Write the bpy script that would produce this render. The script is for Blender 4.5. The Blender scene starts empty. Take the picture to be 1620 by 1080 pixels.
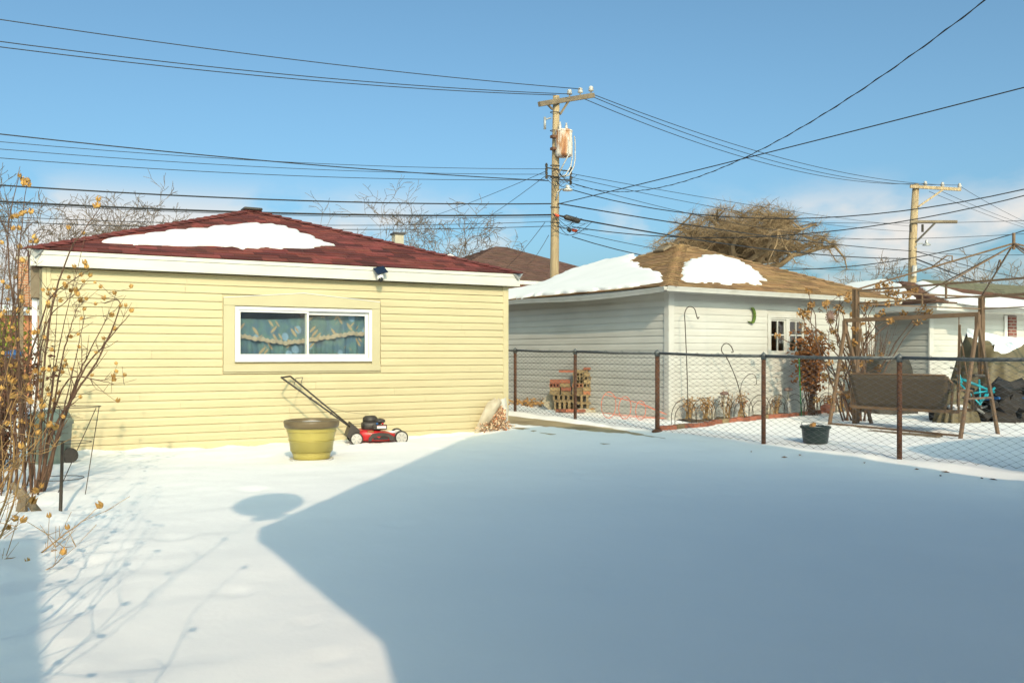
import bpy, bmesh, math, random
import numpy as np
from mathutils import Vector, Matrix, noise as mnoise
random.seed(7); rng = np.random.default_rng(7)
R = math.radians
scene = bpy.context.scene
col = scene.collection

# ------------------------------------------------------------------ camera
F = 1380.0; HZ = 560.0; CH = 1.287            # focal length in photo pixels, horizon row, eye height
TH = math.atan(F / 2496); S = math.sin(TH); C = math.cos(TH)
cam = bpy.data.cameras.new('camera'); camo = bpy.data.objects.new('camera', cam); col.objects.link(camo)
camo.location = (0, 0, CH); camo.rotation_euler = (R(90), 0, -TH)
cam.sensor_width = 36; cam.lens = F / 1620 * 36; cam.shift_y = (HZ - 540) / 1620
cam.clip_start = .05; cam.clip_end = 3000
scene.camera = camo

# ------------------------------------------------------------------ sky, sun, exposure
KS = .27
SUN = Vector((-KS, -1.0, .60)).normalized()   # towards the sun
EL = math.asin(SUN.z)
world = bpy.data.worlds.new('World'); scene.world = world; world.use_nodes = True
wn = world.node_tree.nodes; wl = world.node_tree.links; wn.clear()
out = wn.new('ShaderNodeOutputWorld'); bg = wn.new('ShaderNodeBackground'); bg.inputs[1].default_value = .15
sky = wn.new('ShaderNodeTexSky'); sky.sky_type = 'NISHITA'; sky.sun_disc = False
sky.sun_elevation = EL; sky.sun_rotation = math.pi + math.atan(KS); sky.air_density = .68; sky.dust_density = 4.4; sky.ozone_density = 1.6
tc = wn.new('ShaderNodeTexCoord'); sep = wn.new('ShaderNodeSeparateXYZ'); wl.new(tc.outputs['Generated'], sep.inputs[0])
mp = wn.new('ShaderNodeMapping'); mp.inputs['Scale'].default_value = (1, 1, 2.1); mp.inputs['Location'].default_value = (3.1, .4, 0)
wl.new(tc.outputs['Generated'], mp.inputs[0])
cn = wn.new('ShaderNodeTexNoise'); cn.inputs['Scale'].default_value = 4.6; cn.inputs['Detail'].default_value = 7; cn.inputs['Roughness'].default_value = .52
wl.new(mp.outputs[0], cn.inputs[0])
cr = wn.new('ShaderNodeValToRGB'); cr.color_ramp.elements[0].position = .41; cr.color_ramp.elements[1].position = .53
wl.new(cn.outputs['Fac'], cr.inputs[0])
band = wn.new('ShaderNodeMapRange'); band.inputs['From Min'].default_value = .13; band.inputs['From Max'].default_value = .20
band.inputs['To Min'].default_value = 1; band.inputs['To Max'].default_value = 0; band.interpolation_type = 'SMOOTHSTEP'
wl.new(sep.outputs['Z'], band.inputs['Value'])
mul = wn.new('ShaderNodeMath'); mul.operation = 'MULTIPLY'; wl.new(cr.outputs[0], mul.inputs[0]); wl.new(band.outputs[0], mul.inputs[1])
mul2 = wn.new('ShaderNodeMath'); mul2.operation = 'MULTIPLY'; wl.new(mul.outputs[0], mul2.inputs[0]); mul2.inputs[1].default_value = .85
tint = wn.new('ShaderNodeMix'); tint.data_type = 'RGBA'; tint.blend_type = 'MULTIPLY'; tint.inputs[0].default_value = 1
wl.new(sky.outputs[0], tint.inputs[6]); tint.inputs[7].default_value = (.67, .93, .88, 1)
cmix = wn.new('ShaderNodeMix'); cmix.data_type = 'RGBA'
wl.new(mul2.outputs[0], cmix.inputs[0]); wl.new(tint.outputs[2], cmix.inputs[6]); cmix.inputs[7].default_value = (3.9, 3.6, 3.3, 1)
wl.new(cmix.outputs[2], bg.inputs[0]); wl.new(bg.outputs[0], out.inputs[0])
sl = bpy.data.lights.new('sun', 'SUN'); sl.energy = 2.0; sl.angle = R(.53); sl.color = (1, .79, .55)
so = bpy.data.objects.new('sun', sl); col.objects.link(so); so.rotation_euler = SUN.to_track_quat('Z', 'Y').to_euler()
so.location = (0, 0, 30)
vs = scene.view_settings; vs.view_transform = 'Standard'; vs.look = 'None'; vs.gamma = 1; vs.exposure = 0.70

# ------------------------------------------------------------------ pixel -> place helpers
def W(px, py, D):
    l = (px - 810) / F * D
    return Vector((l * C + D * S, -l * S + D * C, CH + (HZ - py) / F * D))
def G(px, py, z=0): return W(px, py, (CH - z) * F / (py - HZ))
def V(px, py, v):
    l = (px - 810) / F; return W(px, py, v / (C - l * S))
def U(px, py, u):
    l = (px - 810) / F; return W(px, py, u / (l * C + S))
def RP(px, py, p0, n):
    o = Vector((0, 0, CH)); d = W(px, py, 1) - o
    return o + d * ((p0 - o).dot(n) / d.dot(n))

# ------------------------------------------------------------------ materials
MATS = {}
def pm(name, c1, c2=None, scale=6, rough=.6, metal=0, bump=0, bscale=None, detail=4, stretch=(1, 1, 1), lo=.35, hi=.65, c3=None, rnd=0, spec=.4, attr=None, trans=0):
    """procedural material: noise blend of two or three colours, fine relief, optional per-object variation"""
    if name in MATS: return MATS[name]
    m = bpy.data.materials.new(name); m.use_nodes = True; MATS[name] = m
    nt = m.node_tree; n = nt.nodes; l = nt.links; b = n['Principled BSDF']
    b.inputs['Roughness'].default_value = rough; b.inputs['Metallic'].default_value = metal
    b.inputs['Specular IOR Level'].default_value = spec
    t = n.new('ShaderNodeTexCoord'); mpn = n.new('ShaderNodeMapping'); mpn.inputs['Scale'].default_value = stretch
    l.new(t.outputs['Object'], mpn.inputs[0])
    nz = n.new('ShaderNodeTexNoise'); nz.inputs['Scale'].default_value = scale; nz.inputs['Detail'].default_value = detail
    l.new(mpn.outputs[0], nz.inputs[0])
    if c2 is None: c2 = tuple(x * .86 for x in c1)
    rp = n.new('ShaderNodeValToRGB'); e = rp.color_ramp.elements
    e[0].position = lo; e[1].position = hi; e[0].color = (*c1, 1); e[1].color = (*c2, 1)
    if c3:
        x = rp.color_ramp.elements.new(min(.98, hi + .12)); x.color = (*c3, 1)
    l.new(nz.outputs['Fac'], rp.inputs[0]); last = rp.outputs[0]
    if rnd:
        oi = n.new('ShaderNodeObjectInfo'); mr = n.new('ShaderNodeMapRange')
        mr.inputs['To Min'].default_value = 1 - rnd; mr.inputs['To Max'].default_value = 1 + rnd
        l.new(oi.outputs['Random'], mr.inputs['Value'])
        mx = n.new('ShaderNodeMix'); mx.data_type = 'RGBA'; mx.blend_type = 'MULTIPLY'; mx.inputs[0].default_value = 1
        l.new(last, mx.inputs[6]); l.new(mr.outputs[0], mx.inputs[7]); last = mx.outputs[2]
    if attr:
        at = n.new('ShaderNodeAttribute'); at.attribute_name = 'tint'
        mx = n.new('ShaderNodeMix'); mx.data_type = 'RGBA'; mx.blend_type = 'MULTIPLY'; mx.inputs[0].default_value = 1
        l.new(last, mx.inputs[6]); l.new(at.outputs['Color'], mx.inputs[7]); last = mx.outputs[2]
    l.new(last, b.inputs['Base Color'])
    if bump:
        bn = n.new('ShaderNodeTexNoise'); bn.inputs['Scale'].default_value = bscale or scale * 6; bn.inputs['Detail'].default_value = 5
        l.new(mpn.outputs[0], bn.inputs[0])
        bu = n.new('ShaderNodeBump'); bu.inputs['Strength'].default_value = bump; bu.inputs['Distance'].default_value = .02
        l.new(bn.outputs['Fac'], bu.inputs['Height']); l.new(bu.outputs[0], b.inputs['Normal'])
    return m

M_snow = pm('snow', (.90, .89, .87), (.87, .865, .85), scale=.7, rough=.8, bump=.22, bscale=8, spec=.25)
M_dimsnow = pm('dimmed_snow', (.76, .75, .73), (.71, .70, .685), scale=1.5, rough=.85, bump=.15, bscale=14)  # snow colour toned down to offset strong sun on the roof slopes
M_snow.node_tree.nodes['Principled BSDF'].inputs['Subsurface Weight'].default_value = 0
M_yellow = pm('yellow_vinyl', (.54, .462, .275), (.50, .425, .25), scale=1.3, rough=.5, bump=.08, bscale=60, stretch=(1, 1, 6), rnd=.015)
M_cream = pm('cream_trim', (.50, .44, .27), (.47, .41, .25), scale=2, rough=.55)
M_fascia = pm('white_fascia', (.60, .575, .51), (.55, .525, .465), scale=2, rough=.45, stretch=(1, 1, 4))
M_wvinyl = pm('white_vinyl', (.54, .525, .48), (.48, .465, .42), scale=1.2, rough=.5, bump=.06, stretch=(1, 1, 3), rnd=.03)
M_wtrim = pm('white_trim', (.54, .525, .485), (.45, .425, .375), scale=3, rough=.5, lo=.45, hi=.8)
M_frame = pm('window_white', (.72, .70, .67), (.68, .66, .63), scale=3, rough=.35)
M_red = pm('red_shingle', (.15, .034, .027), (.105, .027, .022), scale=5, rough=.9, bump=.4, bscale=120, attr=1)
M_tan = pm('tan_shingle', (.29, .172, .078), (.215, .125, .056), scale=5, rough=.9, bump=.4, bscale=120, attr=1)
M_brown = pm('brown_shingle', (.14, .07, .05), (.10, .055, .04), scale=5, rough=.9, bump=.3, bscale=60, attr=1)
M_olive = pm('olive_shingle', (.14, .13, .08), (.10, .095, .06), scale=4, rough=.9, bump=.3, bscale=60, attr=1)
M_conc = pm('wet_concrete', (.46, .36, .20), (.26, .19, .10), scale=1.6, rough=.45, bump=.15, bscale=40)
M_rust = pm('rusty_iron', (.16, .07, .035), (.09, .045, .03), scale=14, rough=.8, bump=.4, bscale=60, c3=(.26, .12, .06))
M_galv = pm('galvanised', (.16, .17, .165), (.11, .12, .12), scale=9, rough=.5, metal=.35, bump=.1)
M_wire = pm('fence_wire', (.15, .145, .14), (.08, .075, .07), scale=20, rough=.5, metal=.3)
M_wood = pm('pole_wood', (.44, .33, .19), (.28, .20, .115), scale=3, rough=.9, bump=.5, bscale=18, stretch=(4, 4, .35))
M_arm = pm('crossarm_wood', (.22, .17, .11), (.14, .105, .07), scale=4, rough=.9, bump=.4)
M_black = pm('black_cable', (.012, .013, .014), (.02, .02, .022), scale=8, rough=.6)
M_tank = pm('rusted_tank', (.62, .55, .47), (.36, .16, .06), scale=2.2, rough=.65, bump=.2, stretch=(2, 2, .5), lo=.46, hi=.56, c3=(.16, .05, .03))
M_porc = pm('porcelain', (.50, .47, .43), (.36, .33, .29), scale=6, rough=.25)
M_orange = pm('orange_plastic', (.75, .10, .03), rough=.4)
M_grey = pm('grey_metal', (.38, .38, .37), (.28, .28, .27), scale=8, rough=.45, metal=.3)
M_potg = pm('olive_glaze', (.46, .38, .10), (.40, .33, .085), scale=4, rough=.38, bump=.06)
M_potb = pm('brown_rim', (.17, .125, .065), (.13, .095, .05), scale=5, rough=.4)
M_mred = pm('mower_red', (.52, .018, .02), (.44, .015, .018), scale=6, rough=.35)
M_mblk = pm('mower_black', (.035, .03, .026), (.055, .045, .038), scale=9, rough=.5)
M_tyre = pm('rubber', (.03, .027, .025), (.045, .04, .036), scale=12, rough=.85, bump=.2)
M_hub = pm('grey_hub', (.52, .49, .44), (.44, .41, .37), scale=8, rough=.5)
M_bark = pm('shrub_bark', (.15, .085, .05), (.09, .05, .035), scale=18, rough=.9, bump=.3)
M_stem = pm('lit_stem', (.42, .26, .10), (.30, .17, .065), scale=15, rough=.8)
M_pod = pm('seed_pod', (.55, .32, .09), (.38, .19, .05), scale=25, rough=.8, rnd=.35)
M_twig = pm('tree_bark', (.16, .115, .075), (.11, .08, .055), scale=3, rough=.9)
M_wtwig = pm('willow_bark', (.27, .18, .095), (.18, .12, .065), scale=3, rough=.9)
M_leafb = pm('dead_leaf', (.36, .15, .05), (.22, .085, .03), scale=9, rough=.85, c3=(.45, .22, .08))
M_leafr = pm('rusty_leaf', (.14, .055, .03), (.08, .035, .022), scale=9, rough=.9)
M_gold = pm('dry_flower', (.42, .24, .08), (.30, .15, .05), scale=12, rough=.9, rnd=.2)
M_swing = pm('brown_steel', (.20, .125, .07), (.15, .09, .05), scale=8, rough=.5)
M_fabric = pm('taupe_mesh', (.10, .075, .05), (.075, .056, .038), scale=40, rough=.75, bump=.2, bscale=200)
M_tarp = pm('olive_tarp', (.15, .12, .065), (.10, .08, .042), scale=3, rough=.6, bump=.3, bscale=14)
M_cover = pm('dark_cover', (.075, .065, .05), (.05, .045, .036), scale=4, rough=.7, bump=.3, bscale=10)
M_dark = pm('dark_clutter', (.02, .018, .016), (.035, .03, .028), scale=6, rough=.8)
M_teal = pm('teal_paint', (.01, .30, .36), (.012, .24, .30), scale=4, rough=.3)
M_brick = pm('red_brick', (.33, .12, .07), (.25, .085, .05), scale=12, rough=.9, bump=.3, rnd=.25)
M_tanbrick = pm('tan_block', (.30, .215, .11), (.20, .14, .07), scale=10, rough=.95, bump=.4, rnd=.22)
M_obrick = pm('orange_brick', (.40, .17, .08), (.30, .115, .055), scale=3, rough=.9, bump=.2)
M_bucket = pm('green_bucket', (.028, .045, .043), (.02, .034, .034), scale=7, rough=.35)
M_iron = pm('black_iron', (.035, .03, .022), (.06, .045, .03), scale=12, rough=.6)
M_greenst = pm('green_stake', (.02, .28, .06), (.02, .22, .05), scale=8, rough=.5)
M_moon = pm('moon_green', (.10, .16, .02), (.05, .09, .015), scale=20, rough=.35, c3=(.5, .42, .05))
M_sunp = pm('sun_bronze', (.14, .085, .075), (.20, .12, .09), scale=12, rough=.5)
M_cage = pm('cage_orange', (.80, .24, .15), (.7, .20, .12), scale=8, rough=.5)
M_bin = pm('grey_green_plastic', (.20, .24, .20), (.16, .20, .17), scale=5, rough=.5)
M_room = pm('dark_room', (.03, .027, .024), rough=.9)
M_lace = pm('lace', (.62, .49, .37), (.52, .40, .28), scale=60, rough=.9, bump=.3)
M_chip = pm('shredded_chips', (.52, .44, .33), (.34, .22, .13), scale=30, rough=.9, attr=1)
M_sheet = pm('torn_sheet', (.55, .48, .36), (.42, .35, .24), scale=5, rough=.5)
M_stone = pm('pale_stone', (.45, .40, .30), (.36, .32, .24), scale=6, rough=.9, bump=.3)
M_lime = pm('lime_leaf', (.20, .24, .02), (.13, .16, .02), scale=8, rough=.7)
M_soil = pm('garden_soil', (.07, .045, .025), (.12, .075, .035), scale=12, rough=1, bump=.6, bscale=40)
M_blue = pm('blue_plastic', (.02, .10, .28), rough=.4)
M_solar = pm('solar_panel', (.012, .02, .04), rough=.15, spec=.6)
M_darkglass = pm('dark_glass', (.012, .012, .012), rough=.08, spec=.6)
M_bounce = pm('bounce_white', (.84, .83, .80), (.80, .79, .76), scale=2, rough=.7)  # near-white so the unseen houses bounce fill light into the yard shadow
M_bwall = pm('stucco', (.48, .44, .36), (.40, .36, .29), scale=2, rough=.9)

def glass_mat():
    m = bpy.data.materials.new('window_glass'); m.use_nodes = True; n = m.node_tree.nodes; l = m.node_tree.links; n.clear()
    o = n.new('ShaderNodeOutputMaterial'); mx = n.new('ShaderNodeMixShader'); t = n.new('ShaderNodeBsdfTransparent'); g = n.new('ShaderNodeBsdfGlossy')
    t.inputs[0].default_value = (.93, .95, .93, 1); g.inputs['Roughness'].default_value = .03
    tcn = n.new('ShaderNodeTexCoord'); nz = n.new('ShaderNodeTexNoise'); nz.inputs['Scale'].default_value = 2
    l.new(tcn.outputs['Object'], nz.inputs[0]); mr = n.new('ShaderNodeMapRange'); mr.inputs['To Min'].default_value = .06; mr.inputs['To Max'].default_value = .12
    mr.inputs['To Min'].default_value = .08; mr.inputs['To Max'].default_value = .16
    l.new(nz.outputs['Fac'], mr.inputs['Value']); l.new(mr.outputs[0], mx.inputs[0])
    l.new(t.outputs[0], mx.inputs[1]); l.new(g.outputs[0], mx.inputs[2]); l.new(mx.outputs[0], o.inputs[0]); return m
M_glass = glass_mat()

def curtain_mat():
    """teal cloth printed with pale blue tulips and beige leaves"""
    m = bpy.data.materials.new('curtain_print'); m.use_nodes = True; n = m.node_tree.nodes; l = m.node_tree.links
    b = n['Principled BSDF']; b.inputs['Roughness'].default_value = .9
    t = n.new('ShaderNodeTexCoord')
    def blobs(scale, stretch, rot, thr, loc):
        mp0 = n.new('ShaderNodeMapping'); mp0.inputs['Rotation'].default_value = (0, rot, 0); l.new(t.outputs['Object'], mp0.inputs[0])
        mpn = n.new('ShaderNodeMapping'); mpn.inputs['Scale'].default_value = stretch; mpn.inputs['Location'].default_value = loc
        l.new(mp0.outputs[0], mpn.inputs[0])
        v = n.new('ShaderNodeTexVoronoi'); v.inputs['Scale'].default_value = scale; v.inputs['Randomness'].default_value = .7; l.new(mpn.outputs[0], v.inputs[0])
        mr = n.new('ShaderNodeMapRange'); mr.inputs['From Min'].default_value = thr; mr.inputs['From Max'].default_value = thr * .75
        l.new(v.outputs['Distance'], mr.inputs['Value']); return mr.outputs[0]
    nz = n.new('ShaderNodeTexNoise'); nz.inputs['Scale'].default_value = 7; l.new(t.outputs['Object'], nz.inputs[0])
    rp = n.new('ShaderNodeValToRGB'); e = rp.color_ramp.elements; e[0].position = .4; e[1].position = .62
    e[0].color = (.15, .255, .25, 1); e[1].color = (.105, .185, .265, 1); l.new(nz.outputs['Fac'], rp.inputs[0]); last = rp.outputs[0]
    for args, c in (((4.6, (1, .3, .8), .25, .26, (0, 0, .1)), (.30, .44, .62)), ((5.0, (2.3, .3, .62), .6, .26, (.3, 0, .2)), (.55, .38, .22)), ((5.0, (2.3, .3, .62), -.7, .24, (.9, 0, .6)), (.55, .38, .22))):
        mx = n.new('ShaderNodeMix'); mx.data_type = 'RGBA'; l.new(blobs(*args), mx.inputs[0]); l.new(last, mx.inputs[6]); mx.inputs[7].default_value = (*c, 1); last = mx.outputs[2]
    l.new(last, b.inputs['Base Color']); return m
M_curt = curtain_mat()

def brick_mat(name, c1, c2, mortar, sc):
    m = bpy.data.materials.new(name); m.use_nodes = True; n = m.node_tree.nodes; l = m.node_tree.links; b = n['Principled BSDF']; b.inputs['Roughness'].default_value = .9
    t = n.new('ShaderNodeTexCoord'); s = n.new('ShaderNodeSeparateXYZ'); l.new(t.outputs['Object'], s.inputs[0])
    ad = n.new('ShaderNodeMath'); l.new(s.outputs[0], ad.inputs[0]); l.new(s.outputs[1], ad.inputs[1])
    cb = n.new('ShaderNodeCombineXYZ'); l.new(ad.outputs[0], cb.inputs[0]); l.new(s.outputs[2], cb.inputs[1])
    br = n.new('ShaderNodeTexBrick'); br.inputs['Scale'].default_value = sc; br.inputs['Color1'].default_value = (*c1, 1); br.inputs['Color2'].default_value = (*c2, 1); br.inputs['Mortar'].default_value = (*mortar, 1)
    br.inputs['Mortar Size'].default_value = .015; br.inputs['Brick Width'].default_value = .22; br.inputs['Row Height'].default_value = .075
    l.new(cb.outputs[0], br.inputs[0]); l.new(br.outputs[0], b.inputs['Base Color']); return m
M_farbrick = brick_mat('far_brick', (.42, .17, .075), (.34, .13, .06), (.34, .25, .17), 1)
M_redbrick = brick_mat('far_red_brick', (.20, .05, .035), (.15, .04, .03), (.25, .2, .17), 1)

# ------------------------------------------------------------------ mesh building
ORG = {}
class MB:
    def __init__(s): s.v = []; s.f = []; s.t = []
    def add(s, vs, fs, tint=None):
        o = len(s.v); s.v += [tuple(p) for p in vs]; s.f += [tuple(i + o for i in f) for f in fs]
        s.t += [tint or (1, 1, 1)] * len(fs); return s
    def box(s, x0, x1, y0, y1, z0, z1, tint=None):
        return s.add([(x0, y0, z0), (x1, y0, z0), (x1, y1, z0), (x0, y1, z0), (x0, y0, z1), (x1, y0, z1), (x1, y1, z1), (x0, y1, z1)],
                     [(0, 3, 2, 1), (4, 5, 6, 7), (0, 1, 5, 4), (1, 2, 6, 5), (2, 3, 7, 6), (3, 0, 4, 7)], tint)
    def obox(s, c, a, b, d, tint=None):
        c, a, b, d = map(Vector, (c, a, b, d))
        P = [c + a * i + b * j + d * k for k in (-1, 1) for (i, j) in ((-1, -1), (1, -1), (1, 1), (-1, 1))]
        return s.add(P, [(0, 3, 2, 1), (4, 5, 6, 7), (0, 1, 5, 4), (1, 2, 6, 5), (2, 3, 7, 6), (3, 0, 4, 7)], tint)
    def bar(s, p, q, w, h, up=(0, 0, 1)):
        p, q = Vector(p), Vector(q); d = q - p; up = Vector(up); sd = d.cross(up)
        if sd.length < 1e-6: sd = Vector((1, 0, 0))
        sd.normalize(); u2 = sd.cross(d).normalized()
        return s.obox((p + q) / 2, d / 2, sd * w / 2, u2 * h / 2)
    def tube(s, pts, r, n=6, cap=True):
        pts = [Vector(p) for p in pts]; m = len(pts)
        rs = r if isinstance(r, (list, tuple)) else [r] * m
        o = []; prev = None
        for i, p in enumerate(pts):
            d = (pts[min(i + 1, m - 1)] - pts[max(i - 1, 0)])
            if d.length < 1e-9: d = Vector((0, 0, 1))
            d.normalize()
            a = prev - d * prev.dot(d) if prev is not None else d.orthogonal()
            if a.length < 1e-6: a = d.orthogonal()
            a.normalize(); b = d.cross(a); prev = a
            o += [p + (a * math.cos(2 * math.pi * k / n) + b * math.sin(2 * math.pi * k / n)) * rs[i] for k in range(n)]
        fs = [(i * n + k, i * n + (k + 1) % n, (i + 1) * n + (k + 1) % n, (i + 1) * n + k) for i in range(m - 1) for k in range(n)]
        if cap: fs += [tuple(range(n))[::-1], tuple((m - 1) * n + k for k in range(n))]
        return s.add(o, fs)
    def lathe(s, c, prof, n=24, axis='z', sx=1, sy=1):
        c = Vector(c); o = []
        for r, z in prof:
            for k in range(n):
                a = 2 * math.pi * k / n; x, y = r * math.cos(a) * sx, r * math.sin(a) * sy
                q = {'z': (x, y, z), 'y': (x, z, y), 'x': (z, x, y)}[axis]
                o.append(c + Vector(q))
        m = len(prof); fl = axis == 'y'
        fs = [(i * n + k, i * n + (k + 1) % n, (i + 1) * n + (k + 1) % n, (i + 1) * n + k) for i in range(m - 1) for k in range(n)]
        if prof[0][0] > 1e-4: fs.append(tuple(range(n))[::-1])
        if prof[-1][0] > 1e-4: fs.append(tuple((m - 1) * n + k for k in range(n)))
        if fl: fs = [f[::-1] for f in fs]
        return s.add(o, fs)
    def ball(s, c, rx, ry, rz, n=10, m=7, jit=0):
        c = Vector(c); o = []
        for i in range(m + 1):
            th = math.pi * i / m
            for k in range(n):
                a = 2 * math.pi * k / n; j = 1 + random.uniform(-jit, jit)
                o.append(c + Vector((rx * math.sin(th) * math.cos(a) * j, ry * math.sin(th) * math.sin(a) * j, -rz * math.cos(th) * j)))
        return s.add(o, [(i * n + k, i * n + (k + 1) % n, (i + 1) * n + (k + 1) % n, (i + 1) * n + k) for i in range(m) for k in range(n)])
    def prism(s, poly, ex):
        ex = Vector(ex); p = [Vector(q) for q in poly]; n = len(p)
        return s.add(p + [q + ex for q in p], [tuple(range(n)), tuple(range(2 * n - 1, n - 1, -1))] + [(k, n + k, n + (k + 1) % n, (k + 1) % n) for k in range(n)])
    def quad(s, a, b, c, d, tint=None): return s.add([a, b, c, d], [(0, 1, 2, 3)], tint)
    def build(s, name, mat, parent=None, smooth=False, bevel=0, kind=None, fix=False, label=None, tinted=False, origin=None):
        o0 = ORG.get(parent.name, Vector()) if parent else (Vector(origin) if origin is not None else Vector())
        me = bpy.data.meshes.new(name)
        V_ = np.array(s.v, dtype=float) - np.array(o0)
        me.from_pydata(V_.tolist(), [], s.f); me.materials.append(mat)
        if tinted:
            a = me.color_attributes.new('tint', 'FLOAT_COLOR', 'CORNER')
            cols = []
            for f, t in zip(s.f, s.t): cols += [t[0], t[1], t[2], 1.0] * len(f)
            a.data.foreach_set('color', cols)
        if fix:
            bm = bmesh.new(); bm.from_mesh(me); bmesh.ops.recalc_face_normals(bm, faces=bm.faces); bm.to_mesh(me); bm.free()
        if smooth: me.polygons.foreach_set('use_smooth', [True] * len(me.polygons))
        me.update()
        o = bpy.data.objects.new(name, me); col.objects.link(o)
        if parent: o.parent = parent; ORG[o.name] = o0
        else: o.location = o0; ORG[o.name] = o0
        if bevel:
            b = o.modifiers.new('bevel', 'BEVEL'); b.width = bevel; b.segments = 2; b.limit_method = 'ANGLE'
        if kind: o['kind'] = kind
        if label: o['label'] = label
        return o

def tag(o, label, cat, group=None, kind=None):
    o['label'] = label
    if cat: o['category'] = cat
    if group: o['group'] = group
    if kind: o['kind'] = kind
    return o
def thing(name, base, label, cat, group=None):
    o = bpy.data.objects.new(name, None); col.objects.link(o); o.location = base; o.empty_display_size = .2
    ORG[o.name] = Vector(base); return tag(o, label, cat, group)
def arc(c, r, a0, a1, ax, ay, n=10):
    c, ax, ay = Vector(c), Vector(ax), Vector(ay)
    return [c + ax * r * math.cos(a0 + (a1 - a0) * i / n) + ay * r * math.sin(a0 + (a1 - a0) * i / n) for i in range(n + 1)]
def fbm(x, y, sc, oct=3, seed=0.0):
    return mnoise.fractal(Vector((x * sc + seed, y * sc - seed * .7, seed)), 1.0, 2.0, oct)

# ------------------------------------------------------------------ ground
FENCE = [W(815, 650, 1.2 * F / 97), W(910, 662, 1.2 * F / 107), W(1040, 678, 1.2 * F / 122), W(1208, 700, 1.2 * F / 138), W(1423, 724, 1.2 * F / 157)]
FD = (FENCE[4] - FENCE[0]); FD.z = 0; FD.normalize()
def fence_u(v): return 8.31 + (14.91 - v) * .112
def sstep(a, b, x):
    t = max(0, min(1, (x - a) / (b - a))); return t * t * (3 - 2 * t)
def zf(v): return max(0.0, min(.17, .035 + .0172 * (v - 7)))
DENTS = [(random.uniform(-.2, 9), random.uniform(2.5, 12), random.uniform(.05, .13)) for _ in range(34)] + [(1.2 + .33 * k + random.uniform(-.1, .1), 11.6 - .12 * k + random.uniform(-.15, .15), .075) for k in range(7)] + [(random.uniform(-.5, .5), random.uniform(4, 9), random.uniform(.08, .16)) for _ in range(14)]
PILES = [(2.99, 10.43, .30, .02), (4.1, 11.9, .2, .02), (4.7, 11.8, .2, .02), (4.4, 12.2, .3, .015)]
def zs(v): return .03 + .0125 * (v - 9.5)          # walkway surface
def bare(u, v):
    """how far inside the bare strip of walkway (>0 inside)"""
    if v < 8.6 or v > 19: return -1
    uL = max(7.15, 8.21 - (v - 10.2) * .30)
    uR = min(fence_u(v) - .16, 8.24 + .14 * (v - 10.2))
    d = min(u - uL, uR - u)
    return d + .04 * fbm(u, v, 2.6, 3, 4.0)
def ground_z(u, v, detail=True):
    fu = fence_u(v)
    z = zf(v) * sstep(fu - .45, fu - .12, u) + (zs(v) + .012) * sstep(fu - 3.0, fu - 1.0, u) * (1 - sstep(fu - .45, fu - .12, u)) * sstep(7, 9.4, v)
    if u > 20: z = z * (1 - sstep(20, 26, u))
    b = bare(u, v)
    if detail:
        z += .016 * fbm(u, v, .45, 2, 1.3) + .020 * fbm(u * .6, v * 1.3, 1.0, 3, 8.1) + .005 * fbm(u, v, 4.5, 2, 6.6)
        for (fx, fy, fr) in DENTS:
            q2 = (u - fx) ** 2 + ((v - fy) * 1.0) ** 2
            if q2 < fr * fr * 6: z -= .022 * math.exp(-q2 / (fr * fr)) - .009 * math.exp(-(math.sqrt(q2) - fr * 1.6) ** 2 / (fr * fr * .4))
        # trampled snow towards the fence and by the shrub
        w = math.exp(-((u - fu + .9) / .55) ** 2) * sstep(3, 5, v) * (1 - sstep(8.5, 10, v))
        z += w * (.05 * max(0, fbm(u, v, 1.7, 3, 5.5)) - .02)
        w2 = math.exp(-((u + .2) / .7) ** 2) * (1 - sstep(9, 11, v))
        z += w2 * .06 * fbm(u, v, 1.9, 3, 2.2)
        if v > 11.9 and u < 7.2: z += .035 * math.exp(-((12.74 - v) / .09) ** 2) * max(0, .6 + fbm(u, v, 2.2, 3, 7.7)) +  -.02 * sstep(11.9, 12.8, v) + .014 * fbm(u, v, 5, 2, 9.)
        for (fx, fy, fr, fh) in PILES: z += fh * math.exp(-((u - fx) ** 2 + (v - fy) ** 2) / (fr * fr))
        if u > fu - .4 and u < 16: z += .02 * fbm(u, v, 1.1, 2, 3.7)
    if b > -.12: z = z * (1 - sstep(-.02, .04, b)) + (zs(v) - .03) * sstep(-.02, .04, b)
    return z
def axis(lo, hi, step, far, n):
    core = np.arange(lo, hi, step); g = np.geomspace(.12, far, n)
    return np.concatenate([lo - g[::-1], core, core[-1] + g])
xs = axis(-2.5, 16, .075, 900, 26); ys = axis(2.0, 16.5, .075, 900, 26)
gv = []; 
for y in ys:
    for x in xs:
        near = -4 < x < 22 and 0 < y < 20
        gv.append((x, y, ground_z(x, y, near)))
nx, ny = len(xs), len(ys)
gf = [(j * nx + i, j * nx + i + 1, (j + 1) * nx + i + 1, (j + 1) * nx + i) for j in range(ny - 1) for i in range(nx - 1)]
me = bpy.data.meshes.new('snowy_ground'); me.from_pydata(gv, [], gf); me.materials.append(M_snow)
me.polygons.foreach_set('use_smooth', [True] * len(me.polygons)); me.update()
ground = bpy.data.objects.new('ground', me); col.objects.link(ground); tag(ground, 'smooth snow covering the yard and lots', None, kind='structure')
m = MB()
for k in range(6): m.prism([(6.99, 10 + k * 1.8, zs(10 + k * 1.8)), (8.55, 10 + k * 1.8, zs(10 + k * 1.8)), (8.55, 11.788 + k * 1.8, zs(11.788 + k * 1.8)), (6.99, 11.788 + k * 1.8, zs(11.788 + k * 1.8))], (0, 0, -.25))
tag(m.build('pavement', M_conc, fix=True), 'wet tan concrete walkway beside the chain link fence', None, kind='structure')

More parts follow.
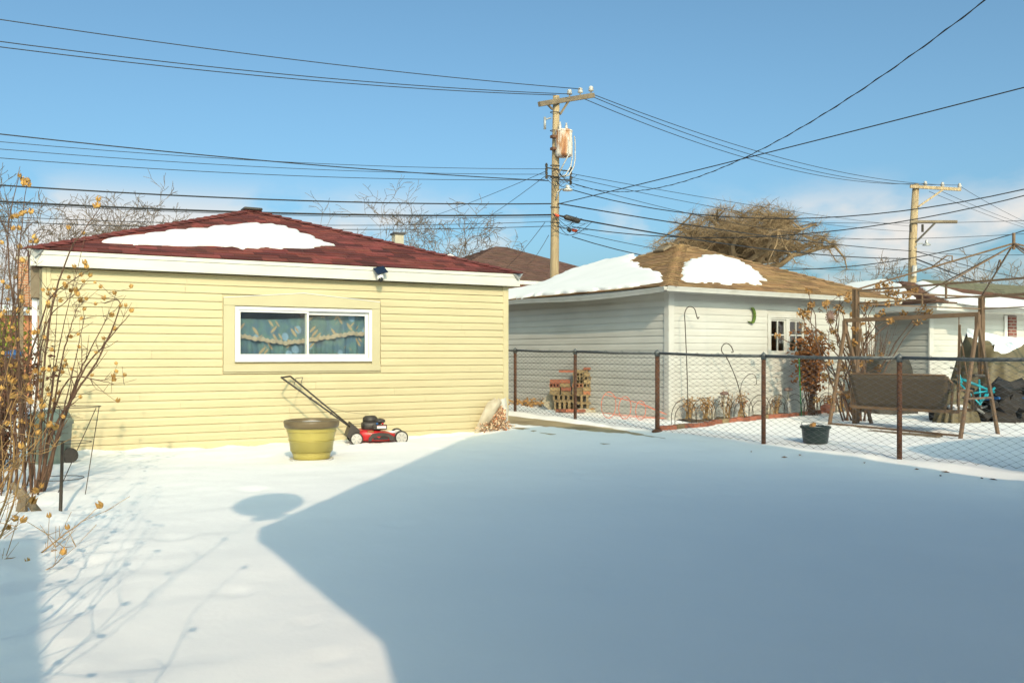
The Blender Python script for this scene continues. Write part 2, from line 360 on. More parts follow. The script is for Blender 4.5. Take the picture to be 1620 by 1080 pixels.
# ------------------------------------------------------------------ roofs and siding
def tri_shingles(mb, a, b, top, exposure, tab, thick, tintf, overlap=1.25):
    """shingle tabs over the hip face with eave a->b and apex top"""
    a, b, top = map(Vector, (a, b, top)); e = (b - a); L = e.length; e = e / L
    foot = a + e * (top - a).dot(e); up = top - foot; H = up.length; up = up / H; nrm = e.cross(up).normalized()
    if nrm.z < 0: nrm = -nrm
    ft = (foot - a).length; nrow = int(H / exposure)
    for i in range(nrow):
        s0 = i * exposure; s1 = min(H * .999, s0 + exposure * overlap)
        l0, r0 = ft * s0 / H, L - (L - ft) * s0 / H
        l1, r1 = ft * s1 / H, L - (L - ft) * s1 / H
        x = l0 - (random.random() * tab); 
        while x < r0:
            w = tab * random.uniform(.6, 1.3); xa, xb = max(x, l0), min(x + w, r0); x += w
            if xb - xa < .01: continue
            xat, xbt = min(max(xa, l1), r1), max(min(xb, r1), l1)
            th = thick * random.uniform(.7, 1.3); t = tintf()
            p0 = a + e * (xa + .004) + up * s0 + nrm * th; p1 = a + e * (xb - .004) + up * s0 + nrm * th
            p2 = a + e * xbt + up * s1 + nrm * .002; p3 = a + e * xat + up * s1 + nrm * .002
            q0 = a + e * (xa + .004) + up * s0; q1 = a + e * (xb - .004) + up * s0
            mb.add([p0, p1, p2, p3, q0, q1], [(0, 1, 2, 3), (4, 5, 1, 0), (4, 0, 3), (1, 5, 2)], t)
def hip_caps(mb, a, top, n, w, tintf):
    a, top = Vector(a), Vector(top); d = (top - a) / n; sd = d.cross(Vector((0, 0, 1))).normalized()
    for i in range(n):
        p = a + d * i + Vector((0, 0, .035)); q = p + d * 1.25 - Vector((0, 0, .022)); dr = Vector((0, 0, -w * .33))
        t = tintf()
        mb.add([p, p + sd * w + dr, q + sd * w + dr, q, p - sd * w + dr, q - sd * w + dr, p - Vector((0, 0, .02))], [(0, 1, 2, 3), (4, 0, 3, 5), (6, 1, 0), (4, 6, 0)], t)
def tintf(lo, hi, hue=.06):
    def f():
        k = random.uniform(lo, hi); return (k, k * random.uniform(1 - hue, 1 + hue), k * random.uniform(1 - hue, 1 + hue))
    return f
def clap(mb, p, q, z0, z1, nrm, proud=.02):
    """one lapped siding board from p to q between heights z0 and z1, leaning out at its foot"""
    p, q, n = Vector(p), Vector(q), Vector(nrm)
    h = z1 - z0; zm = z0 + h * .62
    prof = [(0, z0), (proud, z0), (proud * .93, zm), (.006, z1 - .0), (0, z1)]
    A = [Vector((p.x, p.y, z)) + n * d for d, z in prof]; B = [Vector((q.x, q.y, z)) + n * d for d, z in prof]
    k = len(prof)
    mb.add(A + B, [(i, i + 1, k + i + 1, k + i) for i in range(k - 1)] + [tuple(range(k))[::-1], tuple(range(k, 2 * k))])
def snow_patch(name, pix, p0, n, thick, label, jag=.03):
    pts = [RP(x, y, p0, n) for x, y in pix]; n = n.normalized(); dense = []
    for i in range(len(pts)):
        a, b = pts[i], pts[(i + 1) % len(pts)]; k = max(2, int((b - a).length / .10))
        for j in range(k):
            q = a.lerp(b, j / k); dense.append(q)
    c = sum(dense, Vector()) / len(dense); N = len(dense)
    dense = [c + (q - c) * (1 + jag * random.uniform(-1, 1) / max(.4, (q - c).length)) for q in dense]
    rings = [0.0, .35, .65, .85, .94, .985, 1.0]; hs = [1, 1, .98, .9, .75, .45, -.1]
    mb = MB(); vs_ = []
    for r, h in zip(rings, hs):
        for q in dense:
            p = c + (q - c) * r
            vs_.append(p + n * (thick * h * (1 + .18 * fbm(p.x, p.y, 1.8, 2, 3)) + .012))
    mb.add(vs_, [(i * N + k, i * N + (k + 1) % N, (i + 1) * N + (k + 1) % N, (i + 1) * N + k) for i in range(len(rings) - 1) for k in range(N)])
    o = mb.build(name, M_dimsnow, smooth=True, fix=True, origin=c); tag(o, label, 'snow', kind='stuff'); return o

# ------------------------------------------------------------------ yellow garage
WV = 12.775; UL, UR = .14, 6.98; BK = 18.4; EZ0, EZ1 = 2.41, 2.61; OV = .15
YP = .026
yg = thing('yellow_garage', ((UL + UR) / 2, WV, 0), 'pale yellow vinyl sided garage with red hip roof and wide curtained window', 'garage')
wl0, wl1 = V(353, 0, WV).x, V(600, 0, WV).x
cz0, cz1 = V(430, 591, WV).z, V(480, 478, WV).z       # casing bottom / top band
ho0, ho1 = V(371, 0, WV).x, V(587, 0, WV).x; hz0, hz1 = V(480, 572, WV).z, V(480, 487.5, WV).z
m = MB(); wt = WV + .0
m.box(UL + .02, ho0, wt, wt + .1, -.15, EZ0); m.box(ho1, UR - .02, wt, wt + .1, -.15, EZ0)
m.box(ho0 + .001, ho1 - .001, wt, wt + .1, -.15, hz0); m.box(ho0 + .001, ho1 - .001, wt, wt + .1, hz1, EZ0)
m.box(UL + .02, UL + .1, wt + .101, BK, -.15, EZ0); m.box(UR - .1, UR - .02, wt + .101, BK, -.15, EZ0); m.box(UL + .101, UR - .101, BK - .1, BK, -.15, EZ0)
m.build('wall', M_yellow, yg)
m = MB(); m.box(UL + .12, UR - .12, wt + 1.2, wt + 1.26, -.1, EZ0); m.build('dark_backing', M_room, yg)  # near-black sheet paints in the darkness of the unlit garage
ex = .1143; z = -.03; k = 0
while z < EZ0 - .02:
    z1 = min(z + ex, EZ0 - .012)
    segs = [(UL + .09, UR - .09)]
    if z1 > cz0 and z < cz1 + .03: segs = [(UL + .09, wl0 - .015), (wl1 + .015, UR - .09)]
    elif z1 > cz1 + .03 and z < cz1 + .06: segs = [(UL + .09, UR - .09)]
    for a, b in segs:
        cuts = [a]; x_ = a + random.uniform(1.0, 3.6)
        while x_ < b - .5: cuts.append(x_); x_ += 3.66
        cuts.append(b)
        for a2, b2 in zip(cuts[:-1], cuts[1:]): m = MB(); clap(m, (a2 + (.001 if a2 > a else 0), wt, 0), (b2 - .001, wt, 0), z, z1, (0, -1, 0), .026 + random.uniform(-.0004, .0004)); m.build('siding_board', M_yellow, yg)
    z += ex
for a, b in ((UL, UL + .1), (UR - .1, UR)):
    m = MB(); m.box(a, b, wt - .034, wt - .0005, -.05, EZ0 - .005); m.build('corner_post', M_yellow, yg, bevel=.006)
for xx, n in ((UL + .02, -1), (UR - .02, 1)):       # side boards
    z = -.03
    while z < EZ0 - .02:
        m = MB(); clap(m, (xx, wt + .03, 0), (xx, BK, 0), z, min(z + ex, EZ0 - .01), (n, 0, 0), .016); m.build('siding_board', M_yellow, yg); z += ex
e0 = (UL - OV + .02, wt - OV); e1 = (UR + OV, BK + OV)
m = MB(); m.box(e0[0] + .02, e1[0] - .02, e0[1] + .02, e1[1] - .02, EZ0 + .012, EZ0 + .03); m.build('soffit', M_cream, yg)
for (x0, x1, y0, y1) in ((e0[0], e1[0], e0[1] - .003, e0[1] + .02), (e0[0], e1[0], e1[1] - .02, e1[1] + .003), (e0[0] - .003, e0[0] + .02, e0[1] + .021, e1[1] - .021), (e1[0] - .02, e1[0] + .003, e0[1] + .021, e1[1] - .021)):
    m = MB(); m.box(x0, x1, y0, y1, EZ0, EZ1 - .055); m.build('fascia_board', M_fascia, yg)
    m = MB(); dx = .012 if x1 - x0 > 1 else .012
    m.box(x0 - .012, x1 + .012, y0 - .012, y1 + .012, EZ1 - .053, EZ1) if x1 - x0 > 1 else m.box(x0 - .012, x1 + .012, y0 + .015, y1 - .015, EZ1 - .053, EZ1 - .002)
    m.build('drip_edge', M_fascia, yg)
ax, ay = V(398, 333, 15.6).x, 15.6; az = V(398, 333, 15.6).z
apex = Vector((ax, ay, az)); oh = .03
c00, c10, c11, c01 = [Vector((x, y, EZ1 + .01)) for x, y in ((e0[0] - oh, e0[1] - oh), (e1[0] + oh, e0[1] - oh), (e1[0] + oh, e1[1] + oh), (e0[0] - oh, e1[1] + oh))]
m = MB(); m.add([c00, c10, c11, c01, apex], [(0, 1, 4), (1, 2, 4), (2, 3, 4), (3, 0, 4), (3, 2, 1, 0)]); roof = m.build('roof', M_red, yg, tinted=True)
tf = tintf(.55, 1.7, .10)
m = MB(); tri_shingles(m, c00, c10, apex, .14, .30, .012, tf); m.build('shingles', M_red, roof, kind='stuff', tinted=True)
m = MB(); tri_shingles(m, c10, c11, apex, .14, .30, .012, tf); m.build('shingles', M_red, roof, kind='stuff', tinted=True)
m = MB(); tri_shingles(m, c01, c00, apex, .14, .30, .012, tf); m.build('shingles', M_red, roof, kind='stuff', tinted=True)
for q in (c00, c10): m = MB(); hip_caps(m, q, apex, 26, .13, tintf(.9, 1.35)); m.build('hip_caps', M_red, roof, kind='stuff', tinted=True)
m = MB(); m.obox(apex + Vector((0, 0, .01)), (.16, 0, 0), (0, .16, 0), (0, 0, .025)); m.build('vent_cap', M_mblk, roof, bevel=.02)
for s, q in ((-1, c00), (1, c10)):      # bent drip flashing under the shingle corners
    m = MB(); x = q.x + s * .0; m.add([(x + s * .012, e0[1] - .04, EZ1 + .01), (x - s * .17, e0[1] - .04, EZ1 - .0), (x - s * .075, e0[1] - .04, EZ1 - .10), (x + s * .012, e0[1] - .03, EZ1 + .01), (x - s * .17, e0[1] - .03, EZ1), (x - s * .075, e0[1] - .03, EZ1 - .10)], [(0, 1, 2), (3, 5, 4), (0, 3, 4, 1), (1, 4, 5, 2), (2, 5, 3, 0)])
    m.build('bent_flashing', M_grey, yg, fix=True)
n_front = (c10 - c00).cross(apex - c00).normalized()
snow_patch('roof_snow', [(150, 384), (195, 378), (240, 372), (330, 362), (395, 356), (440, 358), (470, 366), (500, 380), (522, 389), (495, 393), (440, 394), (380, 393), (300, 391), (220, 388), (170, 386)], c00, n_front, .05, 'flat patch of snow lying on the red shingle roof', .09)

# window of the yellow garage
win = MB(); fo = .045
def frame(mb, x0, x1, z0, z1, y0, y1, w, wb=None):
    wb = wb or w
    mb.box(x0, x0 + w, y0, y1, z0, z1); mb.box(x1 - w, x1, y0, y1, z0, z1); mb.box(x0 + w, x1 - w, y0 + .001, y1, z1 - w, z1); mb.box(x0 + w, x1 - w, y0 + .001, y1, z0, z0 + wb)
frame(win, ho0, ho1, hz0, hz1, wt - .05, wt + .06, .045, .05)
wo = win.build('window', M_frame, yg, bevel=.004)
mid = V(485, 0, WV).x
for a, b, y, w in ((ho0 + .046, mid + .025, wt - .035, .03), (mid - .02, ho1 - .046, wt + .0, .05)):
    m = MB(); frame(m, a, b, hz0 + .052, hz1 - .046, y, y + .028, w, .06); sash = m.build('sash', M_frame, wo, bevel=.003)
    m = MB(); m.box(a + w, b - w, y + .012, y + .016, hz0 + .112, hz1 - .046 - w); m.build('pane', M_glass, wo)
def curtain(mb, x0, x1, ztop, zbot, y, nx, nz, amp, freq, ph=0):
    vs_ = []
    for j in range(nz + 1):
        for i in range(nx + 1):
            t = i / nx; x = x0 + (x1 - x0) * t; s = j / nz
            zt, zb = ztop(t), zbot(t)
            yy = y + amp * (math.sin(t * freq + ph + .9 * math.sin(t * 7)) + .5 * math.sin(t * freq * 2.3 + 1)) * (.55 + .45 * s)
            vs_.append((x, yy, zt + (zb - zt) * s))
    mb.add(vs_, [(j * (nx + 1) + i, j * (nx + 1) + i + 1, (j + 1) * (nx + 1) + i + 1, (j + 1) * (nx + 1) + i) for j in range(nz) for i in range(nx)])
zz = lambda py: V(480, py, WV).z
m = MB(); curtain(m, ho0 - .1, ho1 + .02, lambda t: zz(505), lambda t: hz0 - .1, wt + .17, 160, 6, .022, 62); m.build('curtain', M_curt, wo, smooth=True)
def vb(t): return zz(527) + (zz(543) - zz(527)) * (1 - min(1, abs(t - .40) / .45)) ** .9 + .006 * math.sin(t * 60)
m = MB(); curtain(m, ho0 - .1, ho1 + .02, lambda t: zz(502 + 4 * math.sin(t * 5 + .5)), vb, wt + .12, 160, 5, .016, 48, 1); val = m.build('valance', M_curt, wo, smooth=True)
m = MB(); N = 200; vs_ = []
for i in range(N + 1):
    t = i / N; x = ho0 - .1 + (ho1 + .12 - ho0) * t; yy = wt + .114 + .016 * (math.sin(t * 48 + 1 + .9 * math.sin(t * 7)) + .5 * math.sin(t * 48 * 2.3 + 1))
    b = vb(t); vs_ += [(x, yy, b + .035 + .01 * math.sin(t * 210)), (x, yy - .002, b - .014 - .016 * abs(math.sin(t * 75)))]
m.add(vs_, [(2 * i, 2 * i + 1, 2 * i + 3, 2 * i + 2) for i in range(N)]); m.build('lace_edging', M_lace, val, smooth=True)
# casing boards around it
def board(x0, x1, z0, z1, name='casing_board', y0=wt - .034, mat=M_cream): m = MB(); m.box(x0, x1, y0, wt - .0008, z0, z1); m.build(name, mat, yg, bevel=.003)
bt = V(480, 486, WV).z
board(wl0, ho0 - .002, V(480, 578, WV).z, bt); board(ho1 + .002, wl1, V(480, 578, WV).z, bt)
board(wl0 - .004, wl1 + .004, V(480, 587, WV).z, V(480, 577, WV).z + .008, y0=wt - .05); board(wl0, wl1, cz0 + .006, V(480, 588.5, WV).z + .007)
hx = [(wl0, bt + .002), (wl1, bt + .002), (wl1, V(480, 475, WV).z), (V(480, 0, WV).x, V(480, 464.5, WV).z), (wl0, V(480, 475, WV).z)]
m = MB(); m.prism([(x, wt - .04, z) for x, z in hx][::-1], (0, .039, 0)); m.build('window_header', M_cream, yg, fix=True)
m = MB()
for a, b in ((hx[4], hx[3]), (hx[3], hx[2])):
    m.bar((a[0], wt - .03, a[1] + .006), (b[0], wt - .03, b[1] + .006), .035, .008, (0, 0, 1))
m.build('header_cap', M_frame, yg)
# dark boxed return and downspout at the left corner
m = MB(); m.box(UL - .13, UL - .03, wt - .02, wt + .5, V(60, 471, WV).z, EZ0 - .002); m.build('eave_return', M_arm, yg)
m = MB(); m.box(UL - .115, UL - .05, wt + .05, wt + .11, .1, V(60, 471, WV).z - .003); m.build('downspout', M_frame, yg, bevel=.012)

# security camera on the fascia
p = V(599, 437, e0[1] - .012)
sc = thing('security_camera', (p.x, p.y, p.z - .1), 'small white security camera with solar panel on the fascia', 'camera')
m = MB(); m.box(p.x - .03, p.x + .03, p.y - .025, p.y, p.z - .03, p.z + .05); m.build('bracket', M_frame, sc, bevel=.006)
m = MB(); m.ball((p.x, p.y - .07, p.z - .02), .055, .05, .06, 14, 9); m.build('body', M_frame, sc, smooth=True)
m = MB(); m.ball((p.x, p.y - .09, p.z - .055), .04, .04, .045, 12, 8); m.build('lens_dome', M_darkglass, sc, smooth=True)
m = MB(); m.obox((p.x, p.y - .08, p.z + .085), Vector((.085, 0, .02)), Vector((.02, -.055, -.055)) * .9, Vector((0, .005, -.005))); m.build('solar_panel', M_solar, sc)
m = MB(); m.tube([(p.x, p.y - .01, p.z + .03), (p.x, p.y - .07, p.z + .075)], .009, 6); m.build('panel_arm', M_frame, sc)

# torn flashing with a spill of chips at the right-hand corner
q = V(775, 684, wt - .2); q.z = 0
tn = thing('torn_corner_flashing', (UR - .15, wt - .1, 0), 'torn curled vinyl sheet bursting with shredded chips at garage corner', 'debris')
def sheet(mb, pts, th=.006):
    mb.prism(pts, (0, th, 0))
zc = lambda py: V(790, py, wt - .05).z
X = lambda px: V(px, 0, wt - .06).x
m = MB(); cv = []
for i in range(7):
    t = i / 6; xx = X(783) + (X(801) - X(783)) * t; yy = wt - .05 - .10 * math.sin(t * 2.6)
    cv += [(xx + .06 * (1 - t), yy, zc(683)), (xx, yy - .02, zc(650)), (xx - .03 * t, yy, zc(628) - .05 * (1 - t))]
m.add(cv, [(3 * i + j, 3 * i + j + 1, 3 * i + j + 4, 3 * i + j + 3) for i in range(6) for j in range(2)])
m.build('curled_flap', M_fascia, tn, smooth=True)
m = MB(); cv = []
for i in range(9):
    t = i / 8; a = -1.2 + 2.6 * t
    for pz, px_, sp in ((684, 752, .05), (660, 764, .10), (636, 776, .12), (630, 784, .05)):
        cv.append((X(px_) + sp * math.sin(a) * 1.2, wt - .06 - sp * (1 + math.cos(a)) * .8, zc(pz) + .02 * math.sin(5 * a)))
m.add(cv, [(4 * i + j, 4 * i + j + 1, 4 * i + j + 5, 4 * i + j + 4) for i in range(8) for j in range(3)])
m.build('torn_sheet', M_sheet, tn, smooth=True)
m = MB()
for k in range(900):
    t = random.random() ** .8; xx = X(757 + 40 * random.random()) + (1 - t) * random.gauss(0, .06) - t * .0
    if t > .4: xx = X(random.uniform(770, 795))
    hh = zc(683) + (zc(640) - zc(683)) * t; yy = wt - .06 - .16 * (1 - t) * random.random() - .08
    d = Vector((random.gauss(0, 1), random.gauss(0, 1), random.gauss(0, 1))).normalized() * random.uniform(.008, .022); e = d.orthogonal().normalized() * random.uniform(.005, .012)
    kk = random.choice([(2.1, 2.0, 1.9), (1.2, 1.1, 1), (.8, .6, .5), (1.7, 1.6, 1.5), (.5, .4, .35), (1.2, .6, .4)])
    m.obox((xx, yy, hh), d, e, d.cross(e).normalized() * .003, kk)
m.build('chips', M_chip, tn, kind='stuff', tinted=True)

# ------------------------------------------------------------------ planter
pb = G(493, 728); 
pl = thing('planter', pb, 'large olive green round planter with brown rim filled with snow', 'planter')
def rel(mb, prof, n=40, base=pb): return mb.lathe(base, prof, n)
rel(MB(), [(.19, .015), (.208, .022), (.216, .04), (.2195, .055), (.2395, .14), (.2618, .235), (.2841, .33), (.3005, .40), (.304, .415), (.3035, .418), (.286, .418), (.285, .415), (.25, .12), (0, .10)], 48).build('body', M_potg, pl, smooth=True)
for z_, r_ in ((.105, .233), (.245, .266), (.262, .270), (.36, .293)):
    m = MB(); m.tube(arc(pb + Vector((0, 0, z_)), r_, 0, 6.2832, (1, 0, 0), (0, 1, 0), 48), .0055, 6, cap=False); m.build('ring', M_potg, pl, smooth=True)
rel(MB(), [(.285, .40), (.318, .405), (.327, .43), (.333, .47), (.325, .49), (.295, .495), (.283, .47), (.28, .40)]).build('rim', M_potb, pl, smooth=True)
rel(MB(), [(.285, .43), (.27, .455), (.15, .468), (0, .462)]).build('snow_fill', M_snow, pl, smooth=True)
rel(MB(), [(0, -.01), (.235, -.01), (.26, .015), (.262, .03), (.245, .028), (.22, .018), (0, .016)]).build('saucer', M_fascia, pl, smooth=True)

# ------------------------------------------------------------------ lawn mower
mb_ = G(564, 703); mfr = G(635, 701); d = Vector((mfr.x - mb_.x, mfr.y - mb_.y, 0)); WB = d.length; da = d.normalized(); dn = Vector((-da.y, da.x, 0))
mw = thing('lawn_mower', (mb_.x, mb_.y, 0), 'red push lawn mower with black engine parked against yellow wall', 'lawn mower')
def L(a, b, z): return mb_ + da * a + dn * b + Vector((0, 0, z)) - Vector((0, 0, mb_.z))
TR = .46
def wheel(a, b, r, face=-1):
    c = L(a, b, r - .012)
    def ring(prof, name, mat, par):
        mm = MB(); n = 24; vs_ = []
        for rr, off in prof:
            for k in range(n):
                an = 2 * math.pi * k / n; vs_.append(c + da * rr * math.cos(an) + Vector((0, 0, rr * math.sin(an))) + dn * off)
        fs = [(i * n + k, i * n + (k + 1) % n, (i + 1) * n + (k + 1) % n, (i + 1) * n + k) for i in range(len(prof) - 1) for k in range(n)]
        mm.add(vs_, fs + [tuple(range(n)), tuple((len(prof) - 1) * n + k for k in range(n))]); return mm.build(name, mat, par, smooth=False, fix=True)
    w = ring([(r * .8, -.028), (r * .95, -.028), (r, -.015), (r, .015), (r * .95, .028), (r * .8, .028)], 'wheel', M_tyre, mw)
    ring([(r * .15, -.038), (r * .4, -.036), (r * .72, -.030), (r * .80, -.0285), (r * .80, .0285), (r * .2, .034)], 'hub_cap', M_hub, w)
    mm = MB(); 
    for k in range(6):
        an = k * math.pi / 3; mm.obox(c + da * r * .5 * math.cos(an) + Vector((0, 0, r * .5 * math.sin(an))) - dn * .036, (da * math.cos(an) + Vector((0, 0, math.sin(an)))) * r * .24, dn * .003, (da * -math.sin(an) + Vector((0, 0, math.cos(an)))) * r * .06)
    mm.build('spokes', M_grey, w)
wheel(0, 0, .092); wheel(WB, 0, .098); wheel(0, TR, .092); wheel(WB, TR, .098)
def loft(mb, secs, n=20):
    """secs: (a, halfwidth, z0, z1): rounded box rings across the mower"""
    vs_ = []
    for a, hw, z0, z1 in secs:
        for k in range(n):
            an = 2 * math.pi * k / n; cx = math.copysign(abs(math.cos(an)) ** .45, math.cos(an)); cz = math.copysign(abs(math.sin(an)) ** .45, math.sin(an))
            vs_.append(L(a, TR / 2 + hw * cx, (z0 + z1) / 2 + (z1 - z0) / 2 * cz))
    m_ = len(secs)
    mb.add(vs_, [(i * n + k, i * n + (k + 1) % n, (i + 1) * n + (k + 1) % n, (i + 1) * n + k) for i in range(m_ - 1) for k in range(n)] + [tuple(range(n)), tuple((m_ - 1) * n + k for k in range(n))])
m = MB(); loft(m, [(-.03, .17, .07, .15), (.03, .20, .05, .20), (.13, .235, .035, .205), (.32, .245, .03, .185), (.48, .225, .03, .16), (.58, .18, .04, .13), (.62, .12, .05, .10)]); m.build('deck', M_mred, mw, smooth=True, fix=True)
m = MB(); pts = [(.17, .04), (.17, .09), (.22, .15), (.33, .165), (.46, .15), (.54, .10), (.54, .045), (.47, .05), (.46, .09), (.42, .112), (.30, .115), (.23, .09), (.21, .05)]
m.prism([L(a, -.03, z) for a, z in pts], dn * .05); m.build('side_discharge', M_mblk, mw, fix=True)
m = MB(); m.prism([L(a, -.012, z) for a, z in ((.24, .06), (.45, .06), (.45, .09), (.41, .108), (.30, .11), (.24, .085))], dn * .02); m.build('dark_chute_plate', M_dark, mw, fix=True)  # solid near-black plate stands in for the shaded hollow of the chute
m = MB(); loft(m, [(.10, .11, .18, .29), (.14, .135, .17, .315), (.30, .14, .17, .315), (.36, .115, .18, .29)]); m.build('engine', M_mblk, mw, smooth=True, fix=True)
m = MB(); m.lathe(L(.22, TR / 2, .305), [(.105, 0), (.11, .025), (.10, .065), (.08, .078), (.075, .086), (0, .09)], 20); m.build('starter_cover', M_mblk, mw, smooth=True)
m = MB(); m.ball(L(.35, TR / 2 - .06, .315), .085, .08, .04, 16, 8); m.build('air_cleaner', M_mblk, mw, smooth=True)
m = MB(); m.obox(L(.34, TR / 2 - .15, .235), da * .10, dn * .05, (0, 0, .035)); m.build('fuel_tank', M_mblk, mw, bevel=.012)
m = MB(); m.obox(L(.36, TR / 2 - .202, .24), da * .065, dn * .0015, (0, 0, .02)); st = m.build('white_label', M_frame, mw)
m = MB(); m.obox(L(.36, TR / 2 - .2024, .257), da * .065, dn * .0015, (0, 0, .003)); m.build('red_stripe', M_mred, mw)
m = MB(); m.obox(L(.20, TR / 2 - .215, .178), da * .045, dn * .02, (0, -.012, .012)); m.build('yellow_sticker', M_gold, mw)
m = MB(); m.ball(L(.30, TR / 2 - .17, .285), .018, .018, .018, 8, 6); m.build('primer_bulb', M_blue, mw, smooth=True)
m = MB(); m.ball(L(.38, TR / 2 - .17, .285), .016, .016, .016, 8, 6); m.build('fuel_cap', M_mred, mw, smooth=True)
m = MB(); m.prism([L(a, -.01, z) for a, z in ((-.14, .11), (-.07, .31), (.05, .20), (.03, .11))], dn * (TR * .9)); m.build('rear_guard', M_mblk, mw, fix=True)
hb0, hb1, ht = L(.02, .03, .17), L(.02, TR - .03, .17), V(445, 597, mb_.y + .36)
tv = ht - hb0; tq = tv.copy()
tA = hb0 + tq; tB = V(459, 595, WV - .10)
m = MB(); m.tube([hb0, hb0.lerp(tA, .5), tA - tq * .02, tA + dn * .03, tB - dn * .03, tB - tq * .02, hb1.lerp(tB, .5), hb1], .0125, 8); m.build('handle', M_mblk, mw, smooth=True)
m = MB(); c0 = tA.lerp(hb0, .16); c1 = tB.lerp(hb1, .16); u_ = Vector((.03, 0, .11)); m.tube([c0, c0 + u_, c1 + u_, c1], .005, 6); m.build('bail_lever', M_mblk, mw)
m = MB()
for t in (.35, .62): m.tube([hb0.lerp(tA, t) - dn * .02, hb0.lerp(tA, t) + dn * .02], .02, 8)
m.build('handle_knob', M_mblk, mw)
m = MB(); s0 = hb0.lerp(tA, .62); s1 = L(.2, TR / 2, .42); m.tube([s0.lerp(s1, i / 8) - Vector((0, 0, .06 * math.sin(math.pi * i / 8))) for i in range(9)], .003, 4); m.build('pull_cord', M_mblk, mw)
m = MB(); m.tube([hb0.lerp(tA, .3).lerp(L(.1, .2, .28), i / 8) - Vector((0, 0, .05 * math.sin(math.pi * i / 8))) for i in range(9)], .004, 4); m.build('control_cable', M_mblk, mw)

m = MB(); m.ball(L(.5, TR / 2, .15), .09, .14, .018, 14, 6, .12); m.build('snow_cap', M_snow, mw, smooth=True)

# ------------------------------------------------------------------ white garage
def onl(px, py, base, dr):
    """point on the vertical plane through base along dr seen at this pixel"""
    n_ = Vector((-dr.y, dr.x, 0)); return RP(px, py, base, n_)
GR = R(5.0); gx0, gy0 = 9.85, 12.11; GC = Vector((gx0, gy0, 0)); GW = Vector((math.cos(GR), math.sin(GR), 0)); GN = Vector((math.sin(GR), -math.cos(GR), 0))
def gs(px): return gx0 + (onl(px, 500, GC, GW) - GC).dot(GW)        # along the turned front wall
def gzz(px, py): return onl(px, py, GC, GW).z
def grot(p): return GC + Matrix.Rotation(GR, 3, 'Z') @ (Vector(p) - GC)
gx1 = gs(1384); gy1 = 17.6; gz0, gz1 = .10, 2.36
wg = thing('white_garage', ((gx0 + gx1) / 2, gy0, gz0), 'white sided garage with tan hip roof half covered in snow', 'garage')
wx0, wx1 = gs(1217), gs(1273); wz0, wz1 = gzz(1240, 560), gzz(1240, 503)
m = MB(); m.box(gx0, wx0, gy0, gy0 + .1, -.1, gz1 + .1); m.box(wx1, gx1, gy0, gy0 + .1, -.1, gz1 + .1); m.box(wx0 + .001, wx1 - .001, gy0, gy0 + .1, -.1, wz0); m.box(wx0 + .001, wx1 - .001, gy0, gy0 + .1, wz1, gz1 + .1)
m.box(gx0, gx0 + .1, gy0 + .101, gy1, -.1, gz1 + .1); m.box(gx1 - .1, gx1, gy0 + .101, gy1, -.1, gz1 + .1); m.box(gx0 + .101, gx1 - .101, gy1 - .1, gy1, -.1, gz1 + .1)
m.build('wall', M_wvinyl, wg)
ex2 = .130; z = .06
while z < gz1:
    z1 = min(z + ex2, gz1 + .05)
    segs = [(gx0 + .10, gx1 - .02)]
    if z1 > wz0 - .07 and z < wz1 + .07: segs = [(gx0 + .10, wx0 - .075), (wx1 + .075, gx1 - .02)]
    for a, b in segs: m = MB(); clap(m, (a, gy0, 0), (b, gy0, 0), z, z1, (0, -1, 0), .018); m.build('siding_board', M_wvinyl, wg)
    m = MB(); clap(m, (gx0, gy0 + .08, 0), (gx0, gy1, 0), z, z1, (-1, 0, 0), .02); m.build('siding_board', M_wvinyl, wg)
    z += ex2
m = MB(); m.box(gx0 - .035, gx0 + .10, gy0 - .035, gy0 - .0005, .03, gz1 + .06); m.box(gx0 - .0355, gx0 - .0005, gy0 - .0005, gy0 + .08, .03, gz1 + .06); m.build('corner_post', M_wtrim, wg)
ov = .30; E0 = (gx0 - ov, gy0 - ov); E1 = (gx1 + ov, gy1 + ov); ez = 2.40
m = MB(); m.box(E0[0] + .02, E1[0] - .02, E0[1] + .02, E1[1] - .02, ez - .03, ez - .01); m.build('soffit', M_wtrim, wg)
for (x0, x1, y0, y1) in ((E0[0], E1[0], E0[1], E0[1] + .02), (E0[0], E1[0], E1[1] - .02, E1[1]), (E0[0], E0[0] + .02, E0[1] + .021, E1[1] - .021), (E1[0] - .02, E1[0], E0[1] + .021, E1[1] - .021)):
    m = MB(); m.box(x0, x1, y0, y1, ez - .06, ez + .045); m.build('fascia_board', M_wtrim, wg)
gp = [(0, .0), (-.02, -.075), (-.085, -.085), (-.10, -.04), (-.115, -.01), (-.115, .0), (-.105, .0), (-.095, -.03), (-.078, -.072), (-.012, -.06), (-.005, 0)]
m = MB(); m.prism([(E0[0] - .115, E0[1] + a, ez + .045 + b) for a, b in gp], (E1[0] - E0[0] + .2, 0, 0)); m.build('gutter', M_wtrim, wg, fix=True)
m = MB(); n = 14; vs_ = []
for i in range(n + 1):        # sagging gutter down the side
    t = i / n; yy = E0[1] + .002 + (E1[1] - E0[1]) * t; sg = -.05 * math.sin(math.pi * min(1, t * 1.5)) 
    vs_ += [(E0[0] - .001 + a, yy, ez + .043 + b + sg) for a, b in gp]
k = len(gp); m.add(vs_, [(i * k + j, i * k + (j + 1) % k, (i + 1) * k + (j + 1) % k, (i + 1) * k + j) for i in range(n) for j in range(k)]); m.build('gutter', M_wtrim, wg, fix=True)
wap = Vector(((gx0 + gx1) / 2, (gy0 + gy1) / 2, 0)); w_c = grot(wap); wap.z = W(1066, 387, w_c.x * S + w_c.y * C).z
